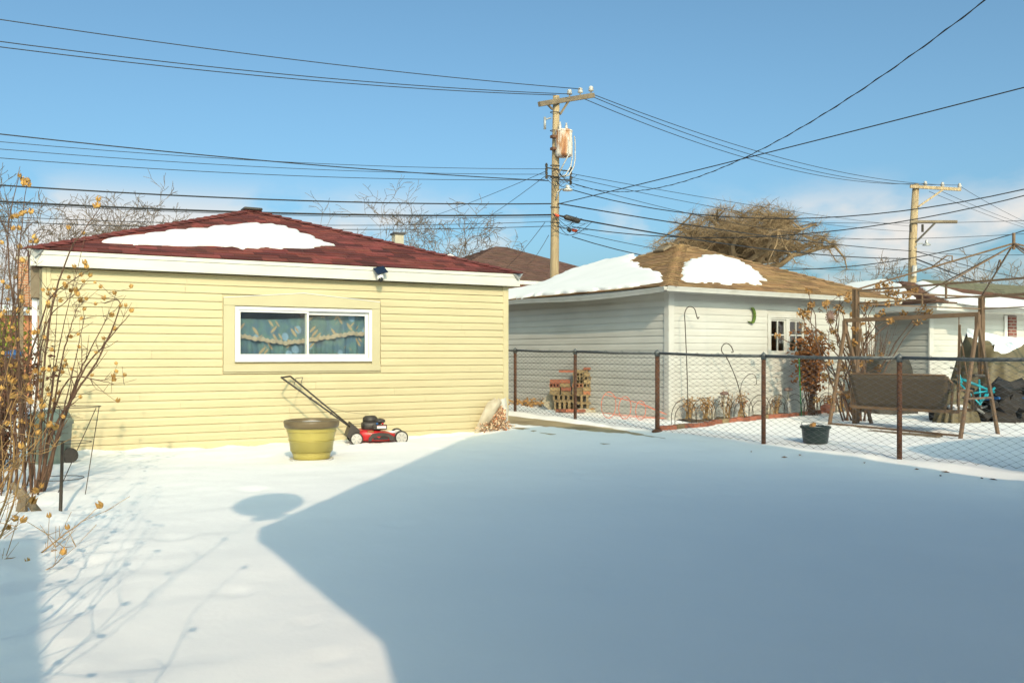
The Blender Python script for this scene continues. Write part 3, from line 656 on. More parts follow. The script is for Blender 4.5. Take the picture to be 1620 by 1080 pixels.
oh = .04; d00, d10, d11, d01 = [Vector((x, y, ez + .055)) for x, y in ((E0[0] - oh, E0[1] - oh), (E1[0] + oh, E0[1] - oh), (E1[0] + oh, E1[1] + oh), (E0[0] - oh, E1[1] + oh))]
m = MB(); m.add([d00, d10, d11, d01, wap], [(0, 1, 4), (1, 2, 4), (2, 3, 4), (3, 0, 4), (3, 2, 1, 0)]); roof = m.build('roof', M_tan, wg, tinted=True)
tf = tintf(.7, 1.35, .05)
for a, b in ((d00, d10), (d01, d00), (d10, d11)): m = MB(); tri_shingles(m, a, b, wap, .15, .5, .018, tf); m.build('shingles', M_tan, roof, kind='stuff', tinted=True)
for q in (d00, d10, d01): m = MB(); hip_caps(m, q, wap, 24, .15, tintf(.95, 1.2)); m.build('hip_caps', M_tan, roof, kind='stuff', tinted=True)
g00, g10, g01, gap_ = grot(d00), grot(d10), grot(d01), grot(wap); nL0 = (d00 - d01).cross(wap - d01).normalized(); nL = (g00 - g01).cross(gap_ - g01).normalized(); nR = (g10 - g00).cross(gap_ - g00).normalized()
vp = d01.lerp(wap, .86) + Vector((.0, -.35, .03)); m = MB(); m.obox(vp + nL0 * .03, (.02, .19, .0), (.13, .0, .06), nL0 * .03); m.build('roof_vent', M_arm, roof, bevel=.02)
snow_patch('roof_snow', [(700, 489), (740, 470), (806, 462), (850, 452), (905, 428), (960, 412), (1000, 404), (1004, 409), (997, 413), (1012, 424), (1038, 431), (1048, 440), (1051, 446), (1030, 451), (960, 459), (880, 467), (805, 474)], g00, nL, .06, 'broad snow blanket on the left slope of the tan roof', .10)
snow_patch('roof_snow', [(1077, 437), (1080, 427), (1086, 420), (1100, 412), (1115, 405), (1140, 406), (1170, 414), (1195, 429), (1207, 444), (1200, 450), (1140, 450), (1090, 447), (1077, 442)], g00, nR, .05, 'rounded snow patch on the right slope of the tan roof', .10)
# its window
m = MB(); frame(m, wx0 - .07, wx1 + .07, wz0 - .06, wz1 + .07, gy0 - .035, gy0 - .0008, .068); m.build('casing', M_wtrim, wg, bevel=.004)
wo2 = MB(); frame(wo2, wx0 - .001, wx1 + .001, wz0, wz1, gy0 - .02, gy0 + .06, .03); mm_ = (wx0 + wx1) / 2; wo2.box(mm_ - .05, mm_ + .05, gy0 - .018, gy0 + .06, wz0 + .03, wz1 - .03)
wo2 = wo2.build('window', M_wtrim, wg)
for a, b in ((wx0 + .03, mm_ - .05), (mm_ + .05, wx1 - .03)):
    m = MB(); frame(m, a, b, wz0 + .03, wz1 - .03, gy0 + .005, gy0 + .035, .035); c = (a + b) / 2; zc_ = (wz0 + wz1) / 2 + .02
    m.box(c - .012, c + .012, gy0 + .007, gy0 + .033, wz0 + .065, wz1 - .065); m.box(a + .035, b - .035, gy0 + .009, gy0 + .031, zc_ - .012, zc_ + .012); m.build('sash', M_wtrim, wo2)
    m = MB(); m.box(a + .035, b - .035, gy0 + .019, gy0 + .022, wz0 + .065, wz1 - .065); m.build('pane', M_glass, wo2)
m = MB(); m.box(wx0 - .3, wx1 + .3, gy0 + .9, gy0 + .95, .2, 2.3); m.build('dark_backing', M_room, wg)  # near-black sheet behind this window in place of interior shade

wg.location = grot(wg.location); wg.rotation_euler.z = GR

# ------------------------------------------------------------------ chain link fence
posts = [Vector((p.x, p.y, ground_z(p.x, p.y))) for p in FENCE]
stp = (FENCE[4] - FENCE[3]); stp.z = 0
for k in (1, 2, 3): q = FENCE[4] + stp * k * .98; posts.append(Vector((q.x, q.y, 0.02)))
q = FENCE[0] - (FENCE[1] - FENCE[0]) * 1.05; posts.insert(0, Vector((q.x, q.y, .17)))
TOPS = [V_.copy() for V_ in posts]
tz = {0: 1.38, 1: W(815, 554, 1.2 * F / 97).z, 2: W(910, 556, 1.2 * F / 107).z, 3: W(1040, 558.5, 1.2 * F / 122).z, 4: W(1208, 563, 1.2 * F / 138).z, 5: W(1423, 566, 1.2 * F / 157).z}
for i, p in enumerate(TOPS): p.z = tz.get(i, tz[5] - .01 * (i - 5))
fn = thing('chain_link_fence', posts[3], 'chain link fence with rusty posts and grey top rail between yards', 'fence')
for i, (p, t) in enumerate(zip(posts, TOPS)):
    r = .03 if i != 3 else .036
    m = MB(); m.tube([Vector((p.x, p.y, p.z - .2)), Vector((p.x, p.y, t.z - .0))], r, 12); po = m.build('post', M_rust, fn, smooth=True)
    m = MB(); m.lathe((p.x, p.y, t.z - .03), [(r + .006, -.02), (r + .006, .02), (r + .012, .03), (r + .012, .05), (r * .8, .065), (.006, .085), (0, .09)], 10); m.build('post_cap', M_galv, po, smooth=True)
    if i == 3:
        m = MB(); m.lathe((p.x, p.y, p.z - .02), [(.10, -.02), (.085, .03), (.05, .05), (.036, .055)], 10); m.build('rusty_collar', M_rust, po)
m = MB()
for a, b in zip(TOPS[:-1], TOPS[1:]): m.tube([a + Vector((0, 0, .0)), a.lerp(b, .5) - Vector((0, 0, .012)), b], .021, 10)
m.build('top_rail', M_galv, fn, smooth=True)
cell = .068; r = .0038
for a, b, ta, tb in zip(posts[:-1], posts[1:], TOPS[:-1], TOPS[1:]):
    Ls = (Vector((b.x, b.y, 0)) - Vector((a.x, a.y, 0))).length; nc = int(Ls / cell); m = MB()
    off = (b - a); off.z = 0; sd = Vector((-off.y, off.x, 0)).normalized() * .034
    if sd.x > 0: sd = -sd
    for i in range(nc):
        pts = []
        zt = ta.z + (tb.z - ta.z) * (i / nc) + .01; zb = a.z + (b.z - a.z) * (i / nc) + .02; nr = int((zt - zb) / (cell * .5))
        for j in range(nr + 1):
            par = (i + j) % 2; t = (i + (.0 if par else 1.04)) / nc; s = sd + sd.normalized() * (.004 if par else -.004)
            pts.append(Vector((a.x + (b.x - a.x) * t, a.y + (b.y - a.y) * t, zb + (zt - zb) * j / nr)) + s)
        m.tube(pts, r, 3, cap=False)
    m.build('wire_mesh', M_wire, fn, kind='stuff')
m = MB()
for a, b in zip(TOPS[:-1], TOPS[1:]):
    for t in (.2, .4, .6, .8):
        p = a.lerp(b, t); m.tube(arc(p, .026, 0, 6.28, (Vector((1, 0, 0))), (0, 0, 1), 8), .003, 4)
m.build('tie_wires', M_galv, fn)

# ------------------------------------------------------------------ utility poles
PV = 20.0
p1 = V(876, 400, PV); p1.z = 0; ptop = V(879, 152, PV).z
def hz(px, py, v=PV): return V(px, py, v).z
up = thing('utility_pole', (p1.x, p1.y, 0), 'wooden utility pole with rusty transformer behind the garages', 'utility pole')
m = MB(); m.tube([(p1.x, p1.y, -.1), (p1.x + .02, p1.y, 3), (p1.x + .05, p1.y, 6), (p1.x + .08, p1.y, ptop)], [.135, .125, .105, .09], 16); m.build('pole', M_wood, up, smooth=True)
PT = Vector((p1.x + .08, p1.y, 0))
# crossarm runs across the alley line
ca, cb = W(853, 164, 22.5), W(938, 151, 23.9)
ca = Vector((PT.x - .10, PT.y - .42, hz(878, 160))); 
ad = Vector((.62, -.78, 0)).normalized()
def onl(px, py, base, dr):
    """point on the vertical plane through base along dr seen at this pixel"""
    n_ = Vector((-dr.y, dr.x, 0)); return RP(px, py, base, n_)
base = Vector((PT.x - .14, PT.y - .14, 0)); ad = Vector((.97, .24, 0)).normalized()
ca, cb = onl(853, 165, base, ad), onl(939, 151, base, ad)
m = MB(); m.bar(ca, cb, .10, .13); m.build('crossarm', M_arm, up, bevel=.01)
for px_a, py_a, px_b, py_b in ((901, 158, 886, 181), (866, 165, 874, 173)):
    m = MB(); m.bar(onl(px_a, py_a, base, ad), onl(px_b, py_b, base, ad), .04, .05); m.build('brace', M_arm, up)
INS = []
for px in (901, 918, 935):
    p = onl(px, 165 - (px - 853) * .163, base, ad); INS.append(p + Vector((0, 0, .27)))
    m = MB(); m.lathe(p + Vector((0, 0, .06)), [(.02, 0), (.02, .06), (.07, .07), (.075, .11), (.05, .12), (.065, .14), (.065, .17), (.045, .2), (.02, .21), (0, .215)], 10); m.build('insulator', M_porc, up, smooth=True)
# transformer
tcn_ = onl(892, 228, base, ad); tcn_ = V(892, 228, PV - .25)
tr = MB(); h0, h1 = V(892, 247, PV - .25).z, V(892, 206, PV - .25).z
tr.lathe((tcn_.x, tcn_.y, 0), [(0, h0 - .02), (.18, h0 - .02), (.215, h0 + .02), (.222, h0 + .05), (.222, h1 - .06), (.235, h1 - .055), (.235, h1 - .02), (.2, h1), (0, h1 + .03)], 24)
tr = tr.build('transformer', M_tank, up, smooth=False)
for dx in (-.12, .08):
    m = MB(); m.lathe((tcn_.x + dx, tcn_.y, h1), [(.03, 0), (.045, .03), (.03, .05), (.045, .08), (.03, .10), (.04, .13), (.02, .15), (.025, .2), (0, .21)], 8); m.build('bushing', M_porc, tr, smooth=True)
for zz_ in (h0 + .15, h1 - .22): m = MB(); m.box(tcn_.x - .33, tcn_.x - .15, PT.y - .22, PT.y - .08, zz_, zz_ + .07); m.build('mounting_bracket', M_rust, tr)
m = MB()
for dx, dr in ((.24, .0), (.34, .05)):
    x = tcn_.x + dx; m.tube([(x, tcn_.y, h1 - .12), (x + .02, tcn_.y, h1 - .3), (x + .02, tcn_.y, h0 - .05), (x - .02, tcn_.y, h0 - .25), (x - .18, tcn_.y, h0 - .5), (x - .35, tcn_.y + .1, h0 - .55)], .016, 6)
m.tube([(tcn_.x, tcn_.y - .23, h1 - .3), (tcn_.x, tcn_.y - .25, h0 - .0), (tcn_.x - .25, tcn_.y - .1, h0 - .55)], .018, 6)
m.build('secondary_leads', M_porc, up, smooth=True)
# cut-out switch on the left
p = V(862, 195, PV - .1); m = MB(); m.tube([p + Vector((.0, 0, .16)), p - Vector((0, 0, .16))], .035, 8); m.tube([p + Vector((.02, 0, .1)), p + Vector((.16, .02, .16)), V(872, 187, PV - .1)], .02, 6); m.build('cutout_switch', M_grey, up, smooth=True)
# secondary racks
for px in (864.5, 903):
    m = MB(); a = V(px, 258 if px < 880 else 262, PV - .12); b = V(px, 283 if px < 880 else 292, PV - .12); m.tube([a, b], .022, 6)
    for t in (.15, .4, .65, .9): q = a.lerp(b, t); m.lathe(q, [(.02, -.04), (.045, -.03), (.03, 0), (.045, .03), (.02, .04)], 8)
    q = a.lerp(b, .3); m.tube([q, Vector((PT.x, PT.y - .1, q.z))], .018, 5); q = a.lerp(b, .8); m.tube([q, Vector((PT.x, PT.y - .1, q.z))], .018, 5); m.build('insulator_rack', M_iron, up)
# street light
p = V(898, 299, PV - .15); m = MB(); m.tube([V(880, 315, PV - .15), V(882, 305, PV - .15), V(886, 300, PV - .15), V(893, 299, PV - .15)], .02, 6); lo_ = m.build('street_light', M_grey, up, smooth=True)
m = MB(); m.lathe(p, [(.14, -.045), (.13, -.02), (.07, .02), (.05, .05), (.05, .09), (.02, .11), (0, .11)], 14); m.build('lamp_shade', M_fascia, lo_, smooth=True)
# cable closures
for a, b, r_, mt in ((V(893, 343, PV - .2), V(917, 350, PV - .2), .075, M_mblk), (V(905, 364, PV - .2), V(913, 365, PV - .2), .04, M_orange), (V(898, 362, PV - .2), V(903, 366, PV - .2), .05, M_mblk), (V(877, 340, PV - .22), V(884, 342, PV - .22), .04, M_orange)):
    m = MB(); m.tube([a, a.lerp(b, .1), a.lerp(b, .9), b], [r_ * .6, r_, r_, r_ * .6], 10); m.build('cable_closure', mt, up, smooth=True)
m = MB()
for k, (y0, y1) in enumerate(((178, 181), (207, 205), (262, 266), (281, 279), (328, 326), (352, 356))):
    zc_ = hz(876, y0); m.tube(arc((PT.x - .04, PT.y, zc_), .128, 0, 6.28, (1, 0, 0), (0, 1, .1), 14), .010, 5)
m.build('strap_bands', M_iron, up)
m = MB()
for k in range(14):          # tangle of jumper leads round the secondary racks
    a = V(random.uniform(862, 880), random.uniform(262, 292), PV - .2); b = V(random.uniform(882, 915), random.uniform(268, 300), PV - random.uniform(.1, .4)); dr = random.uniform(.05, .3)
    m.tube([a.lerp(b, t / 8) + Vector((0, -.05, -dr * math.sin(math.pi * t / 8))) for t in range(9)], .007, 4, cap=False)
for k in range(9):
    a = V(random.uniform(868, 880), random.uniform(338, 360), PV - .22); b = V(random.uniform(884, 935), random.uniform(340, 366), PV - random.uniform(.1, .4)); dr = random.uniform(.05, .3)
    m.tube([a.lerp(b, t / 8) + Vector((0, -.05, -dr * math.sin(math.pi * t / 8))) for t in range(9)], .008, 4, cap=False)
m.build('jumper_leads', M_black, up, kind='stuff')

# second pole far along the alley
D2 = 42; p2 = W(1441, 450, D2); p2.z = 0
u2 = thing('utility_pole', p2, 'distant utility pole with two side crossarms right of the bare willow', 'utility pole')
t2 = W(1449, 292, D2); m = MB(); m.tube([p2 - Vector((0, 0, .1)), W(1444, 380, D2), t2], [.21, .185, .15], 12); m.build('pole', M_wood, u2, smooth=True)
for ya, yb, xb, nm in ((295, 300, 1520, 'crossarm'), (351, 351, 1514, 'crossarm')):
    m = MB(); m.bar(W(1440, ya, D2 - .2), W(xb, yb, D2 - .2), .11, .14); m.build(nm, M_wood if ya < 300 else M_arm, u2)
for a, b in (((1492, 300), (1453, 327)), ((1480, 352), (1449, 383))):
    m = MB(); m.bar(W(*a, D2 - .2), W(*b, D2 - .2), .07, .08); m.build('brace', M_wood if a[1] == 300 else M_iron, u2)
IN2 = []
for px in (1464, 1491, 1518):
    p = W(px, 295 + (px - 1440) * .06, D2 - .2); IN2.append(p + Vector((0, 0, .25)))
    m = MB(); m.lathe(p + Vector((0, 0, .05)), [(.02, 0), (.09, .07), (.1, .13), (.05, .15), (.08, .2), (.03, .25), (0, .26)], 8); m.build('insulator', M_porc, u2, smooth=True)
for px in (1440.5, 1459.5):
    m = MB(); m.tube([W(px, 355, D2 - .3), W(px, 367, D2 - .3)], .06, 6); m.build('insulator_rack', M_iron, u2)
m = MB(); m.tube([W(1448, 392, D2 - .2), W(1452, 386, D2 - .2), W(1460, 385, D2 - .2)], .03, 6); m.lathe(W(1466, 386.5, D2 - .2), [(.2, -.05), (.18, 0), (.08, .06), (.06, .2), (0, .22)], 10); m.build('street_light', M_grey, u2)
m = MB(); m.tube([W(1447, 420, D2 - .3), W(1446, 437, D2 - .3)], .11, 8); m.build('cable_box', M_porc, u2)
# third pole to the left, outside the frame, that carries the near wires
p0 = Vector((p1.x - 38, PV, 0)); u0 = thing('utility_pole', p0, 'wooden utility pole beyond the left edge of the yard', 'utility pole')
m = MB(); m.tube([p0 - Vector((0, 0, .1)), p0 + Vector((0, 0, ptop))], [.23, .16], 12); m.build('pole', M_wood, u0, smooth=True)
m = MB(); m.bar(p0 + Vector((-.6, -.2, ptop - .25)), p0 + Vector((1.2, -.2, ptop - .25)), .1, .13); m.build('crossarm', M_arm, u0)

# ------------------------------------------------------------------ wires
def wire(A, B, pix, r, label, endw=.15, zend=None, group=None, t1=1.0, name='overhead_wire', t0=0.0, twist=0):
    A, B = Vector(A), Vector(B); d2 = Vector((B.x - A.x, B.y - A.y, 0)); Lh = d2.length; dr = d2 / Lh; n_ = Vector((-dr.y, dr.x, 0))
    T, Z, Wt = [], [], []
    for x, y in pix:
        q = RP(x, y, A, n_); T.append((q - A).dot(dr) / Lh); Z.append(q.z); Wt.append(1)
    if zend is not None: T.append(1.0); Z.append(zend); Wt.append(endw)
    T, Z, Wt = map(np.array, (T, Z, Wt)); deg = 2 if len(T) > 2 else 1
    co = np.polyfit(T, Z, deg, w=Wt); n = 40
    pts = [Vector((A.x + d2.x * t, A.y + d2.y * t, float(np.polyval(co, t)))) for t in np.linspace(t0, t1, n)]
    mb = MB(); r *= .72; mb.tube(pts, r, 5)
    if twist:
        pts2 = []
        for i in range(n * 4):
            t = t0 + (t1 - t0) * i / (n * 4 - 1); an = i * 1.3
            pts2.append(Vector((A.x + d2.x * t, A.y + d2.y * t, float(np.polyval(co, t)))) + n_ * r * 1.5 * math.cos(an) + Vector((0, 0, r * 1.5 * math.sin(an))))
        mb.tube(pts2, r * .8, 4)
    o = mb.build(name, M_black, smooth=True, origin=pts[0]); tag(o, label, 'wire', group); return o
LFT = Vector((p0.x, PV, 0))
def lw(A_px, pix, r, label, group, ze, dv=-.2): wire(V(A_px[0], A_px[1], PV + dv), (LFT.x, PV + dv, 0), [A_px] + pix, r, label, .08, ze, group)
g1 = 'high voltage wires running left from the pole top'
lw((918, 139), [(450, 100), (0, 25)], .014, 'topmost black wire running left from the pole crossarm', g1, ptop + .1)
lw((905, 147), [(400, 122), (0, 58)], .014, 'upper of the close pair of wires left of the crossarm', g1, ptop)
lw((880, 148.5), [(400, 128), (0, 67)], .014, 'lower of the close pair of wires left of the crossarm', g1, ptop)
g2 = 'secondary wires running left below the transformer'
lw((868, 286), [(400, 253), (0, 212)], .017, 'thick wire dropping from upper left to below the transformer', g2, 7.3)
lw((862, 266), [(500, 262), (0, 222)], .009, 'thin wire ending highest on the rack left of the pole', g2, 7.0)
lw((862, 275), [(440, 268), (0, 234)], .009, 'thin wire ending in the middle of the rack left of the pole', g2, 6.8)
lw((862, 283), [(440, 281), (0, 247)], .010, 'thin wire ending lowest on the rack left of the pole', g2, 6.6)
g3 = 'telephone cables running left at roof height'
lw((872, 322), [(400, 316), (0, 292)], .022, 'upper thick telephone cable running left above the red roof', g3, 6.0)
lw((872, 340), [(400, 336), (0, 319)], .030, 'heaviest telephone cable grazing the peak of the red roof', g3, 5.5)
lw((872, 343.5), [(400, 338.5), (0, 322.5)], .010, 'pale steel strand lashed just under the heaviest cable', g3, 5.4)
lw((872, 349), [(500, 360), (0, 340)], .010, 'thin telephone wire behind the red roof just below the heavy cable', g3, 5.2)
lw((872, 357), [(560, 365), (120, 354)], .012, 'lowest thin telephone wire passing behind the red roof', g3, 5.0)
# drops to houses across the alley
g4 = 'service drops running down left across the alley'
for (a, b, lab) in (((866, 270), (646, 354), 'service wire slanting down left to the bare trees, upper one'), ((866, 276), (720, 375), 'service wire slanting down left to the bare trees, lower one'),
                    ((862, 352), (797, 427), 'short wire slanting from the pole to the brown roof'), ((868, 372), (836, 418), 'shortest wire slanting from the pole to the brown roof')):
    q = W(*b, 40); wire(V(*a, PV - .15), (q.x, q.y, 0), [a, ((a[0] + b[0]) / 2, (a[1] + b[1]) / 2 + 4), b], .011, lab, group=g4)
# primaries to the second pole
g5 = 'high voltage wires between the two poles'
for k, (a, mid_, lab) in enumerate((((937, 149), (1150, 225), 'highest wire from the pole crossarm to the distant pole'), ((939, 154), (1150, 233), 'middle wire from the pole crossarm to the distant pole'), ((925, 157), (1150, 241), 'lowest wire from the pole crossarm to the distant pole'))):
    b = ((1518, 293), (1491, 292), (1464, 290))[k]
    q = IN2[2 - k]; A_ = onl(a[0], a[1], base, ad)
    wire(A_, (q.x, q.y, 0), [a, mid_, b], .015, lab, group=g5)
# secondaries and telephone cables to the second pole
g6 = 'wires sagging between the two poles'
for a, mm2, b, r_, lab in (((905, 275), (1100, 310), (1440, 358), .011, 'thin secondary wire highest between the poles'), ((905, 281), (1100, 322), (1440, 366), .011, 'thin secondary wire second highest between the poles'),
                        ((905, 290), (1100, 340), (1440, 378), .011, 'thin secondary wire third between the poles'),
                        ((884, 322), (1180, 369), (1443, 397), .024, 'upper thick telephone cable between the poles'), ((884, 341), (1180, 390), (1443, 409), .030, 'heaviest telephone cable between the poles'),
                        ((905, 366), (1150, 412), (1443, 421), .012, 'lowest thin cable between the poles passing over the tan roof')):
    q = W(1443, 400, D2); wire(V(a[0], a[1], PV - .15), (q.x, q.y, 0), [a, mm2, b], r_, lab, group=g6)
# service drops to the near houses
ht_ = Vector((7.6, .3, 0)); A_ = V(905, 290, PV - .15)
wire(A_, (ht_.x, ht_.y, 0), [(905, 290), (1000, 301), (1080, 292), (1210, 232), (1400, 112), (1565, 0)], .0085, 'twisted service cable sweeping from the pole to the upper right corner', group='service drops to near houses', t1=.97, twist=1)
ht2 = Vector((17, -1, 0))
wire(V(882, 322, PV - .15), (ht2.x, ht2.y, 0), [(882, 322), (1000, 297), (1200, 243), (1400, 195), (1620, 139)], .016, 'straight black cable rising from the pole to the right edge', group='service drops to near houses')
for pix, lab, e in (([(905, 298), (962, 316), (1062, 338), (1188, 346.6), (1327, 340), (1449, 327), (1620, 303)], 'thick drop cable dipping over the bare willow then rising right', (24, 0)),
                 ([(905, 355), (1010, 378), (1204, 374), (1327, 362), (1441, 346), (1620, 312)], 'thinner drop cable crossing the willow trunk and rising right', (26, 2)),
                 ([(905, 372), (1030, 410), (1156, 426), (1286, 424), (1428, 408), (1522, 390), (1620, 368)], 'drop cable sagging lowest over the tan roof then rising right', (30, 4))):
    wire(V(*pix[0], PV - .2), (e[0], e[1], 0), pix, .017, lab, group='drop cables rising to the right')
g7 = 'wires leaving the distant pole to the right'
for a, b, r_, lab in (((1519, 295), (1620, 350), .016, 'top wire leaving distant pole to right'), ((1490, 303), (1620, 355), .016, 'second wire leaving distant pole to right'), ((1470, 303), (1620, 360), .016, 'third wire leaving distant pole to right'),
                      ((1450, 398), (1620, 441), .03, 'thick telephone cable leaving distant pole down right'), ((1450, 410), (1600, 462), .05, 'heaviest bundle leaving distant pole down right'), ((1450, 416), (1600, 468), .02, 'thin cable below the heavy bundle at distant pole')):
    q = W(b[0], b[1], 60); d2 = q - W(a[0], a[1], D2); wire(W(a[0], a[1], D2 - .2), q + d2 * .5, [a, ((a[0] + b[0]) / 2, (a[1] + b[1]) / 2 + 2), b], r_, lab, group=g7)
for a, b, lab in (((1250, 351), (1620, 349), 'level thin wire crossing the distant pole at its lower crossarm'), ((1300, 378), (1620, 370), 'level thin wire crossing the distant pole under its lamp'), ((1445, 397), (1620, 403), 'flat black wire right of the distant pole')):
    wire(W(a[0], a[1], D2 - .5), W(b[0], b[1], 34), [a, ((a[0] + b[0]) / 2, (a[1] + b[1]) / 2 + 3), b], .014, lab, group='level wires at the distant pole', t1=1.3)

# ------------------------------------------------------------------ bare trees
def grow(mb, p, d, ln, r, depth, spread, droop, seg=3, kids=(2, 4), minr=.012, sides=4):
    pts = [p.copy()]; rs = [r]; q = p.copy(); dd = d.copy()
    for i in range(seg):
        dd = (dd + Vector((random.gauss(0, .16), random.gauss(0, .16), random.gauss(0, .12) - droop * (1 if depth < 2 else .25)))).normalized()
        q = q + dd * ln / seg; pts.append(q.copy()); rs.append(max(minr, r * (1 - .42 * (i + 1) / seg)))
    mb.tube(pts, rs, sides if r > .06 else 3, cap=False)
    if depth <= 0: return
    for k in range(random.randint(*kids)):
        t = random.randint(1, seg) if k else seg
        a = Vector((random.gauss(0, 1), random.gauss(0, 1), random.gauss(0, 1))); a = (a - dd * a.dot(dd)).normalized()
        nd = (dd * (1 - spread * .45) + a * spread * random.uniform(.6, 1.2)).normalized()
        grow(mb, pts[t], nd, ln * random.uniform(.6, .86), max(minr, rs[t] * random.uniform(.6, .8)), depth - 1, spread, droop, seg, kids, minr, sides)
def tree(base, h, label, mat, trunk=.22, depth=6, spread=.62, droop=.02, kids=(2, 3), minr=.012, stems=1, lean=.15, seed=1, tr_h=.28, group='bare trees beyond the alley', name='bare_tree', first=None):
    random.seed(seed); base = Vector(base)
    t = thing(name, base, label, 'tree', group)
    tk = MB(); cr_ = MB()
    for s in range(stems):
        d = Vector((random.gauss(0, lean), random.gauss(0, lean), 1)).normalized(); top = base + d * h * tr_h
        tk.tube([base - Vector((0, 0, .2)), base.lerp(top, .5) + Vector((random.gauss(0, .05), random.gauss(0, .05), 0)) * h * .1, top], [trunk * 1.2, trunk, trunk * .85], 8)
        for k in range(first or random.randint(2, 4)):
            a = random.uniform(0, 6.28); nd = (d + Vector((math.cos(a), math.sin(a), 0)) * spread * random.uniform(.6, 1.2)).normalized()
            grow(cr_, top, nd, h * .22, trunk * .62, depth, spread, droop, 3, kids, minr)
    tk.build('trunk', mat, t, smooth=True); cr_.build('crown', mat, t); return t
def willow(base, hw, h0, top, label):
    """spreading crown: heavy limbs that carry clouds of fine drooping twigs"""
    random.seed(21); base = Vector(base); t = thing('willow_tree', base, label, 'tree', 'bare trees beyond the alley'); tk = MB(); lm = MB(); tw = MB()
    fk = base + Vector((.1, 0, h0)); tk.tube([base, base + Vector((.2, 0, h0 * .5)), fk], [.7, .55, .5], 10); ends = []
    def crown_z(q):
        rr = min(1, math.hypot(q.x - base.x, q.y - base.y) / hw); return h0 + (top - h0) * math.sqrt(max(0, 1 - rr ** 2.4)) * (1 + .16 * fbm(q.x, q.y, .28, 2, 3.3))
    for k in range(20):
        a = k * 2.4 + random.uniform(-.25, .25); ra = hw * .95 * math.sqrt((k + .5) / 20)
        e = base + Vector((math.cos(a) * ra, math.sin(a) * ra, 0)); e.z = h0 + (crown_z(e) - h0) * .8; pts = []
        for i in range(8):
            f = i / 7; q = fk.lerp(e, f); q.z = fk.z - .4 + (e.z - fk.z + .4) * f ** .75; q += Vector((random.gauss(0, .3), random.gauss(0, .3), random.gauss(0, .2))) * (f * (1.2 - f) * 2); pts.append(q)
        lm.tube(pts, [.30 - .034 * i for i in range(8)], 6, cap=False)
        for i in (3, 4, 5, 6, 7):
            for j in range(4):
                a2 = random.uniform(0, 6.28); b = pts[i]; e2 = b + Vector((math.cos(a2) * 1.3, math.sin(a2) * 1.3, random.uniform(-.1, 1.3))) * random.uniform(.5, 1.3); e2.z = min(e2.z, crown_z(e2))
                m2 = b.lerp(e2, .5) + Vector((random.gauss(0, .2), random.gauss(0, .2), random.gauss(.1, .15)))
                lm.tube([b, m2, e2], [.085, .055, .03], 4, cap=False); ends += [e2, m2]
    for e in ends:
        for j in range(15):
            a2 = random.uniform(0, 6.28); el = random.uniform(-.3, 1.2); ln = random.uniform(.4, 1.25)
            d = Vector((math.cos(a2) * math.cos(el), math.sin(a2) * math.cos(el), math.sin(el))); q = e.copy(); pts = [q]
            for i in range(3):
                d = (d + Vector((random.gauss(0, .2), random.gauss(0, .2), -.22))).normalized(); q = q + d * ln / 3; pts.append(q)
            tw.tube(pts, [.011, .009, .007, .005], 3, cap=False)
            for i in (1, 2):
                q2 = pts[i] + Vector((random.gauss(0, .22), random.gauss(0, .22), random.gauss(-.05, .2))); tw.tube([pts[i], q2], [.007, .004], 3, cap=False)
    tk.build('trunk', M_wtwig, t, smooth=True); lm.build('limbs', M_wtwig, t, smooth=True); tw.build('twigs', M_wtwig, t, kind='stuff')
DW = 62; wb_ = W(1172, 470, DW); wb_.z = 0
willow(wb_, 150 * DW / F, W(0, 432, DW).z, W(0, 332, DW).z, 'broad bare willow with golden brown twigs behind the tan roof')
def far(px, py_top, D, **k):
    b = W(px, 500, D); b.z = 0; h = W(px, py_top, D).z; tree(b, h * 1.2, mat=M_twig, **k)
far(175, 322, 46, label='bare tree above the left hip of the red roof', trunk=.16, depth=6, seed=3, minr=.011)
far(250, 325, 50, label='bare tree just left of the red roof peak', trunk=.15, depth=6, seed=5, minr=.012)
far(535, 322, 46, label='bare tree right of the red roof peak', trunk=.15, depth=6, seed=12, minr=.011)
far(610, 318, 50, label='bare tree behind the pale chimney', trunk=.17, depth=6, seed=14, minr=.011)
far(730, 352, 44, label='low wide bare tree between chimney and utility pole', trunk=.2, depth=6, seed=17, spread=.85, minr=.011)
far(680, 358, 47, label='low bare tree right of the pale chimney', trunk=.16, depth=6, seed=19, spread=.8, minr=.011)
far(15, 300, 40, label='tall bare tree at the left edge of the picture', trunk=.16, depth=6, seed=23, minr=.011)
far(1335, 425, 110, label='small distant bare tree right of the willow', trunk=.2, depth=5, seed=31, minr=.025)
far(1290, 430, 120, label='faint distant bare tree under the willow branches', trunk=.2, depth=5, seed=33, minr=.025)
far(1405, 402, 90, label='distant bare tree left of the far pole', trunk=.2, depth=5, seed=35, minr=.022)
far(1555, 405, 90, label='distant bare tree seen through the gazebo frame', trunk=.2, depth=5, seed=37, minr=.022)
far(1615, 425, 100, label='distant bare tree at the right edge', trunk=.2, depth=5, seed=39, minr=.022)
random.seed(99)

